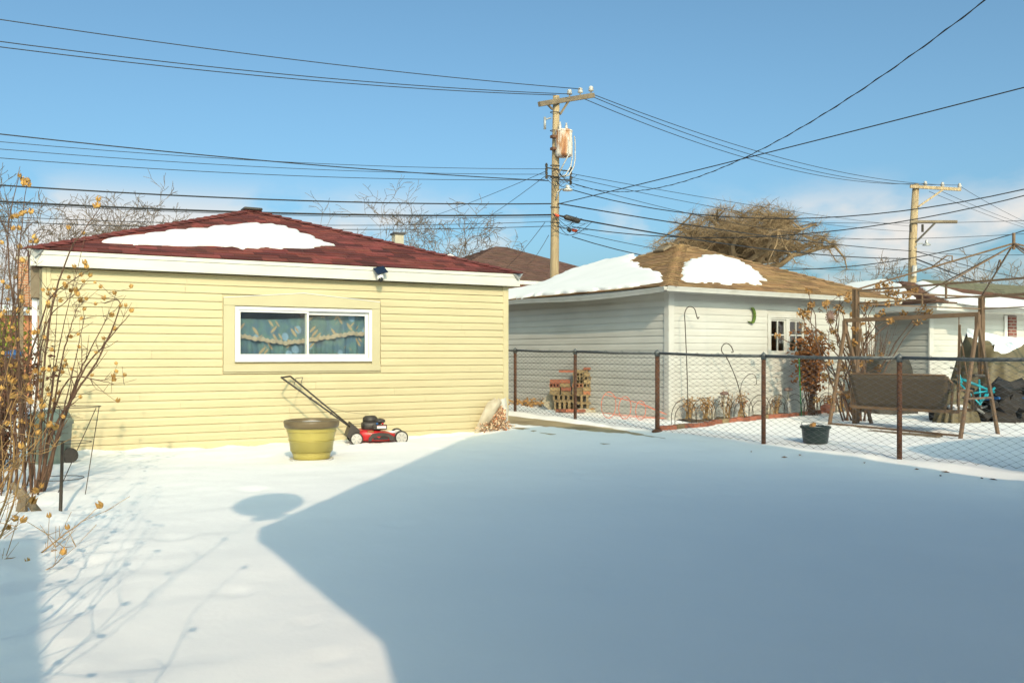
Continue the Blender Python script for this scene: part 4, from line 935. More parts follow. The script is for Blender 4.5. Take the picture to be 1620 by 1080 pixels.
# ------------------------------------------------------------------ background houses
def house(name, label, x0, x1, y0, y1, ze, za, wallm, roofm, hip=True, ov=.4, cat='house', wins=(), tf=tintf(.85, 1.15), exposure=.3, ridge=None, fz=M_wtrim):
    h = thing(name, ((x0 + x1) / 2, y0, 0), label, cat)
    m = MB(); m.box(x0, x1, y0, y1, -.1, ze); m.build('wall', wallm, h)
    a, b, c, d = [Vector(q) for q in ((x0 - ov, y0 - ov, ze + .1), (x1 + ov, y0 - ov, ze + .1), (x1 + ov, y1 + ov, ze + .1), (x0 - ov, y1 + ov, ze + .1))]
    m = MB(); m.box(x0 - ov + .02, x1 + ov - .02, y0 - ov + .02, y1 + ov - .02, ze - .06, ze + .095); m.build('fascia_board', fz, h)
    cx, cy = (x0 + x1) / 2, (y0 + y1) / 2
    hw = min(x1 - x0, y1 - y0) / 2 + ov
    if hip:
        if (x1 - x0) > (y1 - y0): r0, r1 = Vector((x0 - ov + hw, cy, za)), Vector((x1 + ov - hw, cy, za))
        else: r0, r1 = Vector((cx, y0 - ov + hw, za)), Vector((cx, y1 + ov - hw, za))
    else: r0, r1 = Vector((cx, y0 - ov, za)), Vector((cx, y1 + ov, za))
    m = MB()
    if (x1 - x0) > (y1 - y0) and hip: fs = [(0, 1, 5, 4), (1, 2, 5), (2, 3, 4, 5), (3, 0, 4), (3, 2, 1, 0)]
    else: fs = [(0, 1, 4), (1, 2, 5, 4), (2, 3, 5), (3, 0, 4, 5), (3, 2, 1, 0)]
    m.add([a, b, c, d, r0, r1], fs); ro = m.build('roof', roofm, h, tinted=True)
    if hip:
        rr = MB()
        tri_shingles(rr, a, b, r0 if fs[0] == (0, 1, 4) else (r0 + r1) / 2, exposure, .5, .03, tf)
        if fs[0] == (0, 1, 4) or True: tri_shingles(rr, d, a, r0, exposure, .5, .03, tf)
        rr.build('shingles', roofm, ro, kind='stuff', tinted=True)
    for (wx, wy, wz, w_, hh, side) in wins:
        m = MB()
        if side == 'y': m.box(wx, wx + w_, wy - .05, wy + .02, wz, wz + hh)
        else: m.box(wx - .05, wx + .02, wy, wy + w_, wz, wz + hh)
        wi = m.build('window', fz, h); m = MB()
        if side == 'y': m.box(wx + .08, wx + w_ - .08, wy - .055, wy - .051, wz + .08, wz + hh - .08)
        else: m.box(wx - .055, wx - .051, wy + .08, wy + w_ - .08, wz + .08, wz + hh - .08)
        m.build('pane', M_darkglass, wi)
    return h, ro, (a, b, c, d, r0, r1)
# third garage to the right
tx0 = V(1470, 0, 12.5).x; ty0 = 12.5
h3, r3, q3 = house('white_garage', 'white garage with brown roof and snow beyond the gazebo', tx0, tx0 + 6, ty0, ty0 + 5.8, 2.28, 3.22, M_wvinyl, M_brown, True, .65, 'garage', exposure=.15)
z = .05
while z < 2.2:
    m = MB(); clap(m, (tx0, ty0, 0), (tx0 + 6, ty0, 0), z, z + .13, (0, -1, 0), .018); m.build('siding_board', M_wvinyl, h3)
    m = MB(); clap(m, (tx0, ty0, 0), (tx0, ty0 + 5.8, 0), z, z + .13, (-1, 0, 0), .024); m.build('siding_board', M_wvinyl, h3); z += .13
m = MB(); m.box(tx0 - .04, tx0 + .1, ty0 - .04, ty0 - .001, .03, 2.25); m.build('corner_post', M_wtrim, h3)
for q in (q3[0], q3[1], q3[3]): m = MB(); hip_caps(m, q, q3[4], 22, .15, tintf(.9, 1.1)); m.build('hip_caps', M_brown, r3, kind='stuff', tinted=True)
n3 = (q3[1] - q3[0]).cross(q3[4] - q3[0]).normalized(); n3l = (q3[0] - q3[3]).cross(q3[4] - q3[3]).normalized()
snow_patch('roof_snow', [(1447, 449), (1456, 446), (1480, 456), (1520, 470), (1560, 476), (1640, 480), (1640, 488), (1560, 486), (1500, 478), (1470, 466)], q3[0], n3, .05, 'snow patch on the front slope of the brown roof at right', .05)
snow_patch('roof_snow', [(1326, 456), (1345, 449), (1380, 445), (1400, 443), (1425, 452), (1440, 466), (1450, 474), (1430, 477), (1390, 470), (1350, 462)], q3[0], n3l, .05, 'snow patch on the left slope of the brown roof beside the gazebo', .05)
bx = V(1596, 0, ty0 - .06).x
m = MB(); m.box(bx, bx + .32, ty0 - .06, ty0 - .022, .1, 2.2); m.build('brick_pier', M_redbrick, h3)
m = MB(); m.box(bx - .14, bx - .03, ty0 - .05, ty0 - .022, .1, 2.2); m.build('door_jamb', M_frame, h3)
# long olive roof behind it
a = W(1478, 470, 48); b = W(1700, 470, 48)
ho_, ro_, qo = house('olive_roof_house', 'long low house with olive shingle roof far right', W(1490, 470, 40).x, W(1490, 470, 40).x + 16, W(1490, 470, 40).y, W(1490, 470, 40).y + 7, 2.6, W(1500, 440, 44).z, M_bwall, M_olive, True, .5)
no = (qo[1] - qo[0]).cross(qo[4] - qo[0]).normalized()
# brown-roofed brick house across the alley
bp = W(905, 440, 40)
hb_, rb_, qb = house('brown_roof_house', 'brick house with brown hip roof behind the utility pole', bp.x - 6.6, bp.x + 3.0, bp.y - 1.0, bp.y + 8, W(900, 447, 37).z, W(890, 401, 45).z, M_obrick, M_brown, True, .5, wins=((bp.x - .9, bp.y - 1.0, 2.7, .8, 1.2, 'y'), (bp.x - 3.4, bp.y - 1.0, 2.7, .8, 1.2, 'y')))
# house with the pale chimney and small dark gable behind the red roof
cp = W(632, 390, 36); zt_ = W(632, 371, 36).z
hc_, rc_, qc = house('chimney_house', 'house with pale brick chimney behind the red roof', cp.x - 3, cp.x + 5.0, cp.y + .6, cp.y + 8, 3.0, W(690, 400, 40).z, M_bwall, M_brown, True, .4, wins=((cp.x, cp.y + .6, 1.2, 1, 1.2, 'y'),))
m = MB(); m.box(cp.x - .19, cp.x + .19, cp.y, cp.y + .4, 2, zt_); ch = m.build('chimney', M_stone, rc_); m = MB(); m.box(cp.x - .24, cp.x + .24, cp.y - .05, cp.y + .45, zt_ + .001, zt_ + .08); m.build('chimney_cap', M_mblk, rc_)
gq = W(712, 400, 33); m = MB(); m.prism([(gq.x - .75, gq.y, gq.z - .32), (gq.x, gq.y, gq.z), (gq.x + .75, gq.y, gq.z - .32), (gq.x + .75, gq.y, gq.z - .41), (gq.x, gq.y, gq.z - .09), (gq.x - .75, gq.y, gq.z - .41)], (0, 3, 0))
gab = thing('gabled_shed', (gq.x, gq.y + 1.5, 0), 'small shed with dark gable roof and white trim behind red roof', 'shed'); m.build('roof', M_mblk, gab, fix=True)
m = MB(); m.prism([(gq.x - .7, gq.y - .03, gq.z - .34), (gq.x, gq.y - .03, gq.z - .035), (gq.x + .7, gq.y - .03, gq.z - .34), (gq.x + .7, gq.y - .03, gq.z - .42), (gq.x, gq.y - .03, gq.z - .13), (gq.x - .7, gq.y - .03, gq.z - .42)], (0, .028, 0)); m.build('rake_board', M_frame, gab, fix=True)
m = MB(); m.prism([(gq.x - .6, gq.y + .1, 0), (gq.x + .6, gq.y + .1, 0), (gq.x + .6, gq.y + .1, gq.z - .42), (gq.x, gq.y + .1, gq.z - .14), (gq.x - .6, gq.y + .1, gq.z - .42)], (0, 2.8, 0)); m.build('wall', M_bwall, gab, fix=True)
# far left: brick house and low garage
lp = W(39, 480, 26); lz = W(39, 406, 26).z
ck = thing('brick_chimney', (lp.x, lp.y, 0), 'orange brick chimney seen past the left corner of the yellow garage', 'chimney')
m = MB(); m.box(lp.x - .19, lp.x + .19, lp.y, lp.y + .5, 0, lz - .1); m.build('stack', M_farbrick, ck); m = MB(); m.box(lp.x - .22, lp.x + .22, lp.y - .03, lp.y + .53, lz - .099, lz); m.build('cap', M_stone, ck)
lq = W(20, 500, 24)
hs_, rs_, qs = house('low_brick_garage', 'low brick garage with snowy roof beyond the far left fence', lq.x - 7, lq.x + .75, lq.y, lq.y + 5, W(20, 495, 24).z, W(20, 468, 26).z, M_obrick, M_brown, True, .15)
ns = (qs[1] - qs[0]).cross(qs[4] - qs[0]).normalized()
snow_patch('roof_snow', [(-60, 488), (0, 484), (30, 484), (44, 490), (40, 492), (0, 491), (-60, 493)], qs[0], ns, .05, 'strip of snow on the low brick garage at far left', .04)

# ------------------------------------------------------------------ neighbour's yard: brick edging, pile, garden things
a, b = G(1042, 679, .11), G(1312, 652, .13); n = int((b - a).length / .21); dv = (b - a).normalized(); dv.z = 0; dv.normalize(); sd = Vector((-dv.y, dv.x, 0))
ed = thing('brick_edging', a, 'row of red bricks edging the flower bed by white garage', 'edging')
for i in range(n):
    p = a.lerp(b, (i + .5) / n); zg = ground_z(p.x, p.y, True)
    m = MB(); m.obox(Vector((p.x, p.y, zg + .03 + random.uniform(-.008, .008))) , (dv + sd * random.uniform(-.05, .05)) * .1, sd * .045, (0, 0, .035)); m.build('brick', M_brick if i % 6 != 2 else M_tanbrick, ed, bevel=.006)
# soil of the bed
m = MB(); N = 30; vs_ = []
for i in range(N + 1):
    t = i / N; p = a.lerp(b, t) + sd * .06; e = GC + GW * max(.1, (p - GC).dot(GW)) + GN * .04; e.z = 0; p = GC + GW * max(.1, (p - GC).dot(GW)) + GN * min(.55, max(.1, (p - GC).dot(GN)))
    for j in range(7):
        q = p.lerp(e, j / 6); zg = ground_z(q.x, q.y, True); vs_.append((q.x, q.y, zg - .012 + .06 * fbm(q.x, q.y, 4, 3, 6) + .03 * math.sin(math.pi * j / 6)))
m.add(vs_, [(i * 7 + j, (i + 1) * 7 + j, (i + 1) * 7 + j + 1, i * 7 + j + 1) for i in range(N) for j in range(6)]); tag(m.build('ground', M_soil, smooth=True, fix=True, origin=a), 'bare soil of the flower bed against the white garage', None, kind='structure')
BV = gy0 - .22
def zbed(p): return ground_z(p.x, p.y, True) + .02
# shepherd hooks
def hook(pix, v, label, r=.009, base_px=None):
    pts = [V(x, y, v) for x, y in pix]; pts[0].z = zbed(pts[0]) - .05
    # smooth
    out_ = []
    for i in range(len(pts) - 1):
        p0_, p1_, p2_, p3_ = pts[max(0, i - 1)], pts[i], pts[i + 1], pts[min(len(pts) - 1, i + 2)]
        for k in range(5):
            t = k / 5; out_.append(.5 * ((2 * p1_) + (p2_ - p0_) * t + (2 * p0_ - 5 * p1_ + 4 * p2_ - p3_) * t * t + (3 * p1_ - p0_ - 3 * p2_ + p3_) * t ** 3))
    out_.append(pts[-1]); m = MB(); m.tube(out_, r, 6); o = m.build('shepherd_hook', M_iron, smooth=True, origin=(pts[0].x, pts[0].y, zbed(pts[0]))); tag(o, label, 'hook', 'iron shepherd hooks in the flower bed'); return o
hook([(1089, 645), (1087, 590), (1084, 515), (1083, 497), (1087, 487), (1093, 485), (1099, 489), (1102, 499), (1104, 504), (1106, 501)], BV, 'tall upright shepherd hook nearest the white garage corner')
hook([(1179, 650), (1168, 610), (1152, 570), (1142, 556), (1143, 547), (1149, 543), (1156, 547), (1160, 556), (1157, 557)], BV, 'leaning shepherd hook in the middle of the flower bed')
hook([(1168, 640), (1172, 612), (1180, 596), (1188, 591), (1195, 595), (1197, 606), (1193, 609)], BV + .1, 'small drooping hook right of the leaning one', .006)
# sun ornament on a stake
sp = V(1314, 502, BV)
so_ = thing('sun_ornament', (sp.x, sp.y, zbed(sp)), 'bronze sun face ornament on a thin garden stake', 'ornament')
m = MB(); m.lathe((sp.x, sp.y, sp.z), [(0, -.045), (.05, -.035), (.075, -.01), (.08, .01), (0, .015)], 16, 'y')
for k in range(16):
    an = k * math.pi / 8; c = Vector((sp.x + .1 * math.cos(an), sp.y, sp.z + .1 * math.sin(an))); e = Vector((math.cos(an), 0, math.sin(an))); m.obox(c, e * .04, Vector((-e.z, 0, e.x)) * .014, (0, .006, 0))
m.build('sun_face', M_sunp, so_)
m = MB(); m.tube([(sp.x - .05, sp.y, zbed(sp) - .05), (sp.x - .05, sp.y, sp.z - .3), (sp.x, sp.y, sp.z - .09)], .006, 6)
for s in (-1, 1): m.tube(arc((sp.x + s * .05, sp.y, sp.z - .24), .05, 1.2, 1.2 + s * 4.5, (1, 0, 0), (0, 0, 1), 12), .005, 5)
m.build('stake', M_rust, so_)
# moon plaque
mp_ = onl(1190, 499, GC + GN * .05, GW); m = MB(); N = 18; poly = []
for i in range(N + 1): an = -1.9 + 3.8 * i / N - .35; poly.append((mp_.x + .085 * math.cos(an) + .0, mp_.z + .155 * math.sin(an)))
for i in range(N + 1): an = 1.75 - 3.5 * i / N - .35; poly.append((mp_.x - .055 + .085 * math.cos(an), mp_.z + .135 * math.sin(an) + .005))
m.prism([(x, mp_.y - .02, z) for x, z in poly], (0, .035, 0)); tag(m.build('moon_plaque', M_moon, fix=True, bevel=.006, origin=mp_.copy()), 'green crescent moon plaque hanging on the white wall', 'plaque')
# arched wire border
a, b = V(1066, 0, BV - .3), V(1345, 0, BV - .05); bd = thing('wire_border', (a.x, a.y, zbed(a)), 'low black border of overlapping wire arches round flower bed', 'border fence')
n = 10
for i in range(n):
    p = a.lerp(b, (i + .5) / n); hw = (b - a).length / n * .62; p.z = zbed(p); dd = (b - a).normalized(); dd.z = 0
    m = MB()
    for k, (s, hh) in enumerate(((1, .40), (.72, .30))):
        w_ = hw * s; pts = [p - dd * w_ - Vector((0, 0, .05)), p - dd * w_ + Vector((0, 0, hh - w_))] + [p + Vector((0, 0, hh - w_)) - dd * w_ * math.cos(t) + Vector((0, 0, w_ * math.sin(t))) for t in np.linspace(.2, 2.94, 9)] + [p + dd * w_ + Vector((0, 0, hh - w_)), p + dd * w_ - Vector((0, 0, .05))]
        m.tube(pts, .006, 5)
    m.build('arch', M_iron, bd, smooth=True)
# garden plants
def leafy(name, label, cat, base, stems, n_leaf, lmat, smat, spread, h, leaf, cone=1.0, group=None, lo=.3, seed=3, cup=False):
    random.seed(seed); base = Vector(base); t = thing(name, base, label, cat, group); ms = MB(); ml = MB()
    for s in range(stems):
        a = random.uniform(0, 6.28); tip = base + Vector((math.cos(a) * spread * random.uniform(.2, 1), math.sin(a) * spread * .6 * random.uniform(.2, 1), h * random.uniform(.7, 1.05)))
        mid_ = base.lerp(tip, .5) + Vector((random.gauss(0, .04), random.gauss(0, .04), .05 * h)); st = base + Vector((random.gauss(0, .05), random.gauss(0, .04), -.03))
        pts = [st, mid_, tip]; ms.tube(pts, [.008, .006, .003], 4, cap=False)
        for k in range(2):
            q = mid_.lerp(tip, random.random()); e = q + Vector((random.gauss(0, .1), random.gauss(0, .08), random.gauss(.06, .06))) * h; ms.tube([q, e], [.004, .002], 3, cap=False)
        for k in range(n_leaf):
            u_ = random.uniform(lo, 1); q = mid_.lerp(tip, (u_ - .5) * 2) if u_ > .5 else st.lerp(mid_, u_ * 2)
            q = q + Vector((random.gauss(0, .05), random.gauss(0, .05), random.gauss(0, .04))) * cone
            d = Vector((random.gauss(0, .6), random.gauss(0, .6), random.uniform(-1, .3))).normalized() * leaf * random.uniform(.6, 1.3); e = d.orthogonal().normalized(); e.rotate(Matrix.Rotation(random.uniform(0, 6.28), 3, d)); e *= leaf * .33
            f = d.cross(e).normalized() * leaf * .2
            ml.add([q, q + d * .5 + e + f, q + d, q + d * .5 - e + f, q + d * .5 - f * .3], [(0, 1, 4), (1, 2, 4), (2, 3, 4), (3, 0, 4)])
    ms.build('stems', smat, t); 
    if n_leaf: ml.build('leaves', lmat, t, kind='stuff')
    return t
pv = V(1283, 645, BV - .05); pv.z = zbed(pv)
leafy('withered_vine', 'withered brown vine with curled leaves before white garage window', 'plant', pv, 30, 42, M_leafb, M_bark, .40, 1.62, .085, 1.5, seed=5, lo=.35)
gs = V(1268, 648, BV - .12); gs.z = zbed(gs); m = MB(); m.tube([gs - Vector((0, 0, .1)), V(1264, 565, BV - .12)], .011, 6); tag(m.build('garden_stake', M_greenst, smooth=True, origin=gs), 'bright green plant stake leaning on the withered vine', 'stake')
for k, (px, hh, nl, lab, mt) in enumerate(((1090, .42, 7, 'dried stalks inside the first wire arches', M_gold), (1116, .40, 10, 'dried golden flower clump behind the wire border', M_gold), (1150, .5, 3, 'thin dry stalks beside the leaning hook', M_bark), (1172, .5, 5, 'dry seed stalks between two hooks', M_leafb), (1228, .35, 4, 'sparse dry stalks left of the withered vine', M_bark), (1312, .32, 12, 'rust coloured leaf clump under the sun ornament', M_leafb), (1330, .5, 3, 'bare stalks right of the sun ornament', M_bark))):
    p = V(px, 640, BV + .05); p.z = zbed(p); leafy('dried_plant', lab, 'plant', p, 12, nl, mt, M_stem, .16, hh, .045, .8, 'dried plants in the flower bed', seed=40 + k, lo=.4)
# solar path lights and a stone mushroom
for k, (px, lab) in enumerate(((1166, 'small pale path light beside the leaning hook'), (1247, 'small pale path light left of the green stake'))):
    p = V(px, 640, BV - .15); p.z = zbed(p); t = thing('path_light', p, lab, 'light', 'solar path lights in the flower bed'); m = MB(); m.lathe(p, [(.012, -.05), (.012, .16), (.04, .17), (.045, .24), (.05, .25), (.03, .27), (0, .275)], 10); m.build('lamp', M_grey, t, smooth=False)
for k, (px, py, lab) in enumerate(((1146, 622, 'brown mushroom ornament behind the wire arches'), (1247, 616, 'brown mushroom ornament beside the withered vine'))):
    p = V(px, 640, BV); p.z = zbed(p); zt_ = V(px, py, BV).z; t = thing('mushroom_ornament', p, lab, 'ornament', 'mushroom ornaments'); m = MB(); m.tube([p, Vector((p.x, p.y, zt_))], .014, 6); m.build('stem', M_stone, t); m = MB(); m.lathe((p.x, p.y, zt_), [(.02, -.03), (.085, -.02), (.075, .01), (.04, .035), (0, .04)], 12); m.build('cap', M_sunp, t, smooth=True)
for k, (px, rr, lab) in enumerate(((1123, .09, 'pale stone ornament behind the second wire arch'), (1215, .10, 'grey stone ornament near the wire border middle'), (1322, .09, 'dark stone by the sun ornament'))):
    p = V(px, 645, BV + .05); p.z = zbed(p); m = MB(); m.ball(p + Vector((0, 0, rr * .6)), rr, rr * .8, rr * .75, 10, 7, .12); tag(m.build('garden_stone', M_stone, smooth=True, origin=p), lab, 'stone', 'stones in the flower bed')
# terracotta pot on its side
p = V(1308, 640, BV - .2); p.z = zbed(p); m = MB(); m.lathe(p + Vector((0, -.0, .11)), [(.07, -.1), (.10, .06), (.115, .06), (.115, .09), (.10, .09), (.06, -.08)], 14, 'x'); tag(m.build('flower_pot', M_brick, smooth=False, origin=p), 'terracotta flower pot lying on its side by the vine', 'pot')

# brick and block pile between fence and white garage
def cored(mb, c, ax, ay, az, nh, wall=.012):
    """block with open cores showing on its front face"""
    ax, ay, az = map(Vector, (ax, ay, az)); c = Vector(c); a_ = ax.length; 
    mb.obox(c + ay * .55, ax, ay * .45, az)
    t = .13; mb.obox(c - ay * .45 + az * (1 - t), ax, ay * .55, az * t); mb.obox(c - ay * .45 - az * (1 - t), ax, ay * .55, az * t)
    for i in range(nh + 1):
        s = -1 + 2 * i / nh; w_ = .10 if 0 < i < nh else .07
        mb.obox(c + ax * (s * (1 - .07)) - ay * .45, ax * w_ * 1.2, ay * .55, az * (1 - 2 * t))
pc = U(905, 648, 9.35); du, dvv = Vector((.10, -.995, 0)), Vector((-.995, -.10, 0))
ddx = Vector((.8, -.6, 0)); ddy = Vector((.6, .8, 0))       # pile faces the camera
def PP(px, py, back=0.0):
    q = onl(px, py, Vector((pc.x, pc.y, 0)), ddx); return q + ddy * back
zp = ground_z(pc.x, pc.y) 
def block(px0, px1, py0, py1, mat, lab, nh=3, back=0, dep=.16, name='concrete_block', group='concrete blocks in the pile', rot=0.0):
    a = PP(px0, py1, back); b = PP(px1, py0, back); c = (a + b) / 2; hx_ = abs((b - a).dot(ddx)) / 2; hz_ = abs(b.z - a.z) / 2; mb = MB()
    dx_ = ddx.copy(); dx_.rotate(Matrix.Rotation(rot, 3, 'Z')); dy_ = Vector((-dx_.y, dx_.x, 0))
    if nh: cored(mb, c + dy_ * dep, dx_ * hx_, dy_ * dep, Vector((0, 0, hz_)), nh)
    else: mb.obox(c + dy_ * dep, dx_ * hx_, dy_ * dep, Vector((0, 0, hz_)))
    o = mb.build(name, mat, origin=Vector((c.x, c.y, c.z - hz_))); tag(o, lab, 'block' if 'block' in name else 'brick', group)
rowsL = [(877, 909, 650, 634), (875, 908, 633.5, 624.5)]
LBL = iter(['lower left concrete block of the pile', 'second concrete block up at the left of the pile', 'bottom right concrete block of the pile', 'second concrete block up at the right of the pile'])
for (x0, x1, y1, y0) in rowsL: block(x0, x1, y0, y1, M_tanbrick, next(LBL), 4)
for (x0, x1, y1, y0) in [(910, 940, 649, 638), (910, 939, 637.5, 624.5)]: block(x0, x1, y0, y1, M_tanbrick, next(LBL), 3)
yl = 624
for i in range(4):
    for j in range(2):
        x0 = 870 + j * 16.5 + random.uniform(-1, 1); block(x0, x0 + 15.8, yl - 5.6, yl, (M_tanbrick, M_tanbrick, M_brick)[(i + j) % 3] if i < 3 else M_brick, f"{['left', 'right'][j]} brick of the {['bottom', 'second', 'third', 'fourth', 'fifth', 'sixth'][i]} brick course in the left stack", random.choice([0, 0, 3]), random.uniform(-.02, .03), .1, 'cored_brick', 'cored bricks in the left stack', random.uniform(-.06, .06))
    yl -= 6.0
yr = 624
for i in range(6):
    for j in range(2):
        x0 = 906 + j * 17.0 + random.uniform(-1, 1.5); block(x0, x0 + 16.4, yr - 5.4, yr, random.choice([M_tanbrick, M_tanbrick, M_obrick]), f"{['left', 'right'][j]} brick of the {['bottom', 'second', 'third', 'fourth', 'fifth', 'sixth'][i]} brick course in the right stack", random.choice([0, 3, 3]), random.uniform(-.02, .03), .1, 'cored_brick', 'cored bricks in the right stack', random.uniform(-.06, .06))
    yr -= 5.8
block(884, 908, yr - 3.5, yr - .2 + 0, M_brick, 'brown brick slab lying across the top of the pile at left', 0, .02, .12, 'paving_slab', 'top slabs of the pile'); block(908, 930, yr - 4, yr - .2, M_tanbrick, 'grey slab lying across the top of the pile', 0, .02, .12, 'paving_slab', 'top slabs of the pile')
block(923, 945, yr - 8, yr - 4.4, M_brick, 'pink brick on the very top of the pile', 0, 0, .08, 'red_brick', 'loose red bricks')
p = PP(889, 655, -.25); p.z = ground_z(p.x, p.y) + .02
for k, (off, lab) in enumerate(((0, 'loose red brick in the snow left of fence post'), (.2, 'loose pink brick in the snow before the pile'), (.38, 'loose red brick nearest the fence post'))):
    q = p + ddx * off; m = MB(); m.obox(q + Vector((0, 0, .02)), ddx * .095, (ddy + ddx * random.uniform(-.3, .3)) * .045, (0, 0, .03)); tag(m.build('red_brick', M_brick, bevel=.006, origin=q), lab, 'brick', 'loose red bricks')
p = PP(938, 650, .0); m = MB(); m.obox(Vector((p.x, p.y, ground_z(p.x, p.y) + .03)), ddx * .28, ddy * .1, (0, 0, .035)); tag(m.build('concrete_slab', M_stone, bevel=.01, origin=(p.x, p.y, ground_z(p.x, p.y))), 'low concrete slab at the foot of the pile', 'slab')
p = U(838, 640, 9.3)
for k, lab in enumerate(('tan leaf litter heap left of the block pile',)):
    m = MB(); 
    for i in range(160):
        q = Vector((p.x + random.gauss(0, .15), p.y + random.gauss(0, .6), ground_z(p.x, p.y) + abs(random.gauss(.03, .05)))); d = Vector((random.gauss(0, 1), random.gauss(0, 1), random.gauss(0, .4))).normalized() * random.uniform(.03, .09); e = d.orthogonal().normalized() * .03; m.add([q, q + d + e, q + d * 2, q + d - e], [(0, 1, 2, 3)])
    tag(m.build('leaf_litter', M_gold, origin=(p.x, p.y, ground_z(p.x, p.y))), lab, 'leaves', kind='stuff')
q0, q1 = PP(862, 648, .25), PP(893, 612, .2); m = MB(); m.obox((q0 + q1) / 2, (q1 - q0) / 2 * .9, ddy * .015, (q1 - q0).cross(ddy).normalized() * .16); tag(m.build('paving_slab', M_stone, origin=(q0.x, q0.y, q0.z)), 'grey slab leaning against the left of the pile', 'slab')
# orange tomato cage lying on its side
tcb = U(985, 645, 9.3); ax_ = Vector((.35, -.94, 0)).normalized(); sx_ = Vector((.94, .35, 0)); ct = thing('tomato_cage', (tcb.x, tcb.y, ground_z(tcb.x, tcb.y)), 'orange wire tomato cage lying on its side by white wall', 'plant cage')
gz_ = ground_z(tcb.x, tcb.y); cs = []
for i, (off, rr) in enumerate(((-.30, .235), (.05, .2), (.38, .165))):
    c = Vector((tcb.x, tcb.y, gz_ + rr + .01)) + ax_ * off; cs.append((c, rr)); m = MB(); m.tube(arc(c, rr, 0, 6.2832, sx_, (0, 0, 1), 24), .007, 5, cap=False); m.build('hoop', M_cage, ct, smooth=True)
for k in range(4):
    an = k * 1.57 + .6; f = lambda c, r_: c + sx_ * r_ * math.cos(an) + Vector((0, 0, r_ * math.sin(an))); m = MB(); tip = cs[2][0] + ax_ * .5 + Vector((0, 0, -.08)); m.tube([f(*cs[0]), f(*cs[1]), f(*cs[2]), f(tip, .05)], .006, 5); m.build('leg', M_cage, ct)
# dark green bucket
pbk = G(1290, 700, .07); pbk.z = ground_z(pbk.x, pbk.y)
bk = thing('plastic_tub', pbk, 'dark green round plastic tub standing in the snow behind fence', 'tub')
m = MB(); m.lathe(pbk, [(0, .0), (.155, .0), (.165, .02), (.185, .20), (.205, .205), (.205, .235), (.19, .235), (.175, .2), (.155, .05), (0, .05)], 28); m.build('body', M_bucket, bk, smooth=False)
m = MB(); m.lathe(pbk, [(.178, .19), (.12, .215), (0, .225)], 20); m.build('snow_fill', M_snow, bk, smooth=True)
m = MB(); m.tube(arc(pbk + Vector((0, 0, .23)), .19, 0, 3.1416, (1, 0, 0), (0, .95, .25), 12), .006, 5); m.build('handle', M_grey, bk)
m = MB(); m.obox(pbk + Vector((-.05, 0, .25)), (.05, .01, .01), (0, .02, 0), (0, 0, .025)); m.build('leaf', M_gold, bk)

# ------------------------------------------------------------------ garden swing
f1, f2, f3, f4 = G(1312, 673, .08), G(1379, 671, .09), G(1519, 695, .05), G(1579, 685, .06)
for q in (f1, f2, f3, f4): q.z = ground_z(q.x, q.y) - .02
tL = (f1 + f2) / 2; tR = (f3 + f4) / 2; tL.z = W(1338, 506, (tL.x * S + tL.y * C)).z; tR.z = W(1548, 497, (tR.x * S + tR.y * C)).z
tL = onl(1337, 506, tL, Vector((f1 - f2).normalized())) if False else tL
def inplane(px, py, a, b):
    d = (b - a); d.z = 0; d.normalize(); return onl(px, py, a, d)
tL = inplane(1337, 507, f1, f2); tR = inplane(1547, 497, f3, f4)
sw = thing('garden_swing', (f1 + f2 + f3 + f4) / 4, 'brown steel garden swing with taupe seat back seen from behind', 'swing')
for a, b in ((tL, f1), (tL, f2), (tR, f3), (tR, f4)):
    a2 = a - Vector((0, 0, .10)) + (b - a) * .02; m = MB(); m.bar(a2, b, .055, .04, (f3 - f1).normalized()); m.build('leg', M_swing, sw, bevel=.004)
m = MB(); m.bar(tL + (tL - tR) * .01, tR + (tR - tL) * .01, .055, .065); m.build('top_beam', M_swing, sw, bevel=.004)
for t, b in ((tL, f1), (tR, f3)):
    m = MB(); m.bar(t, t - Vector((0, 0, .22)), .06, .07, (1, 0, 0)); m.build('corner_bracket', M_swing, sw)
m = MB(); m.bar(f1 + Vector((0, 0, .04)), f3 + Vector((0, 0, .06)), .03, .03); m.build('ground_rail', M_swing, sw)
for a, b in ((f1, f2), (f3, f4)):
    ta = tL if a is f1 else tR; m = MB(); m.bar(a.lerp(ta, .32), b.lerp(ta, .32), .03, .03); m.build('side_rail', M_swing, sw)
# seat: back panel faces the camera
axs = (tR - tL); axs.z = 0; Ls = axs.length; axs.normalize(); fwd = Vector((-axs.y, axs.x, 0))
if fwd.x < 0: fwd = -fwd
sl_ = inplane(1341, 592, tL + axs * .25, tL + axs * .25 + axs); sr_ = sl_ + axs * 0
lo_b = tL + axs * .2 - fwd * .1; hi_b = tR - axs * .35 - fwd * .1
zt_l = W(1341, 592, lo_b.x * S + lo_b.y * C).z; zb_l = W(1352, 640, lo_b.x * S + lo_b.y * C).z
m = MB(); N = 24; vs_ = []
for i in range(N + 1):
    t = i / N; p = lo_b.lerp(hi_b, t)
    for j in range(9):
        s = j / 8; zt_ = zt_l + .02 * math.sin(t * 9) * 0; zz_ = zb_l + (zt_ - zb_l) * s
        vs_.append(Vector((p.x, p.y, zz_)) - fwd * (.10 * (s - .3) + .03 * math.sin(s * 3.1) * math.sin(t * 3.1)) + axs * (.10 * (1 - s) * (1 - 2 * t)) * .8)
m.add(vs_, [(i * 9 + j, i * 9 + j + 1, (i + 1) * 9 + j + 1, (i + 1) * 9 + j) for i in range(N) for j in range(8)])
bkp = m.build('backrest', M_fabric, sw, smooth=True); so2 = bkp.modifiers.new('thick', 'SOLIDIFY'); so2.thickness = .03
top0, top1 = vs_[8], vs_[-1]; b0, b1 = vs_[0], vs_[-9]
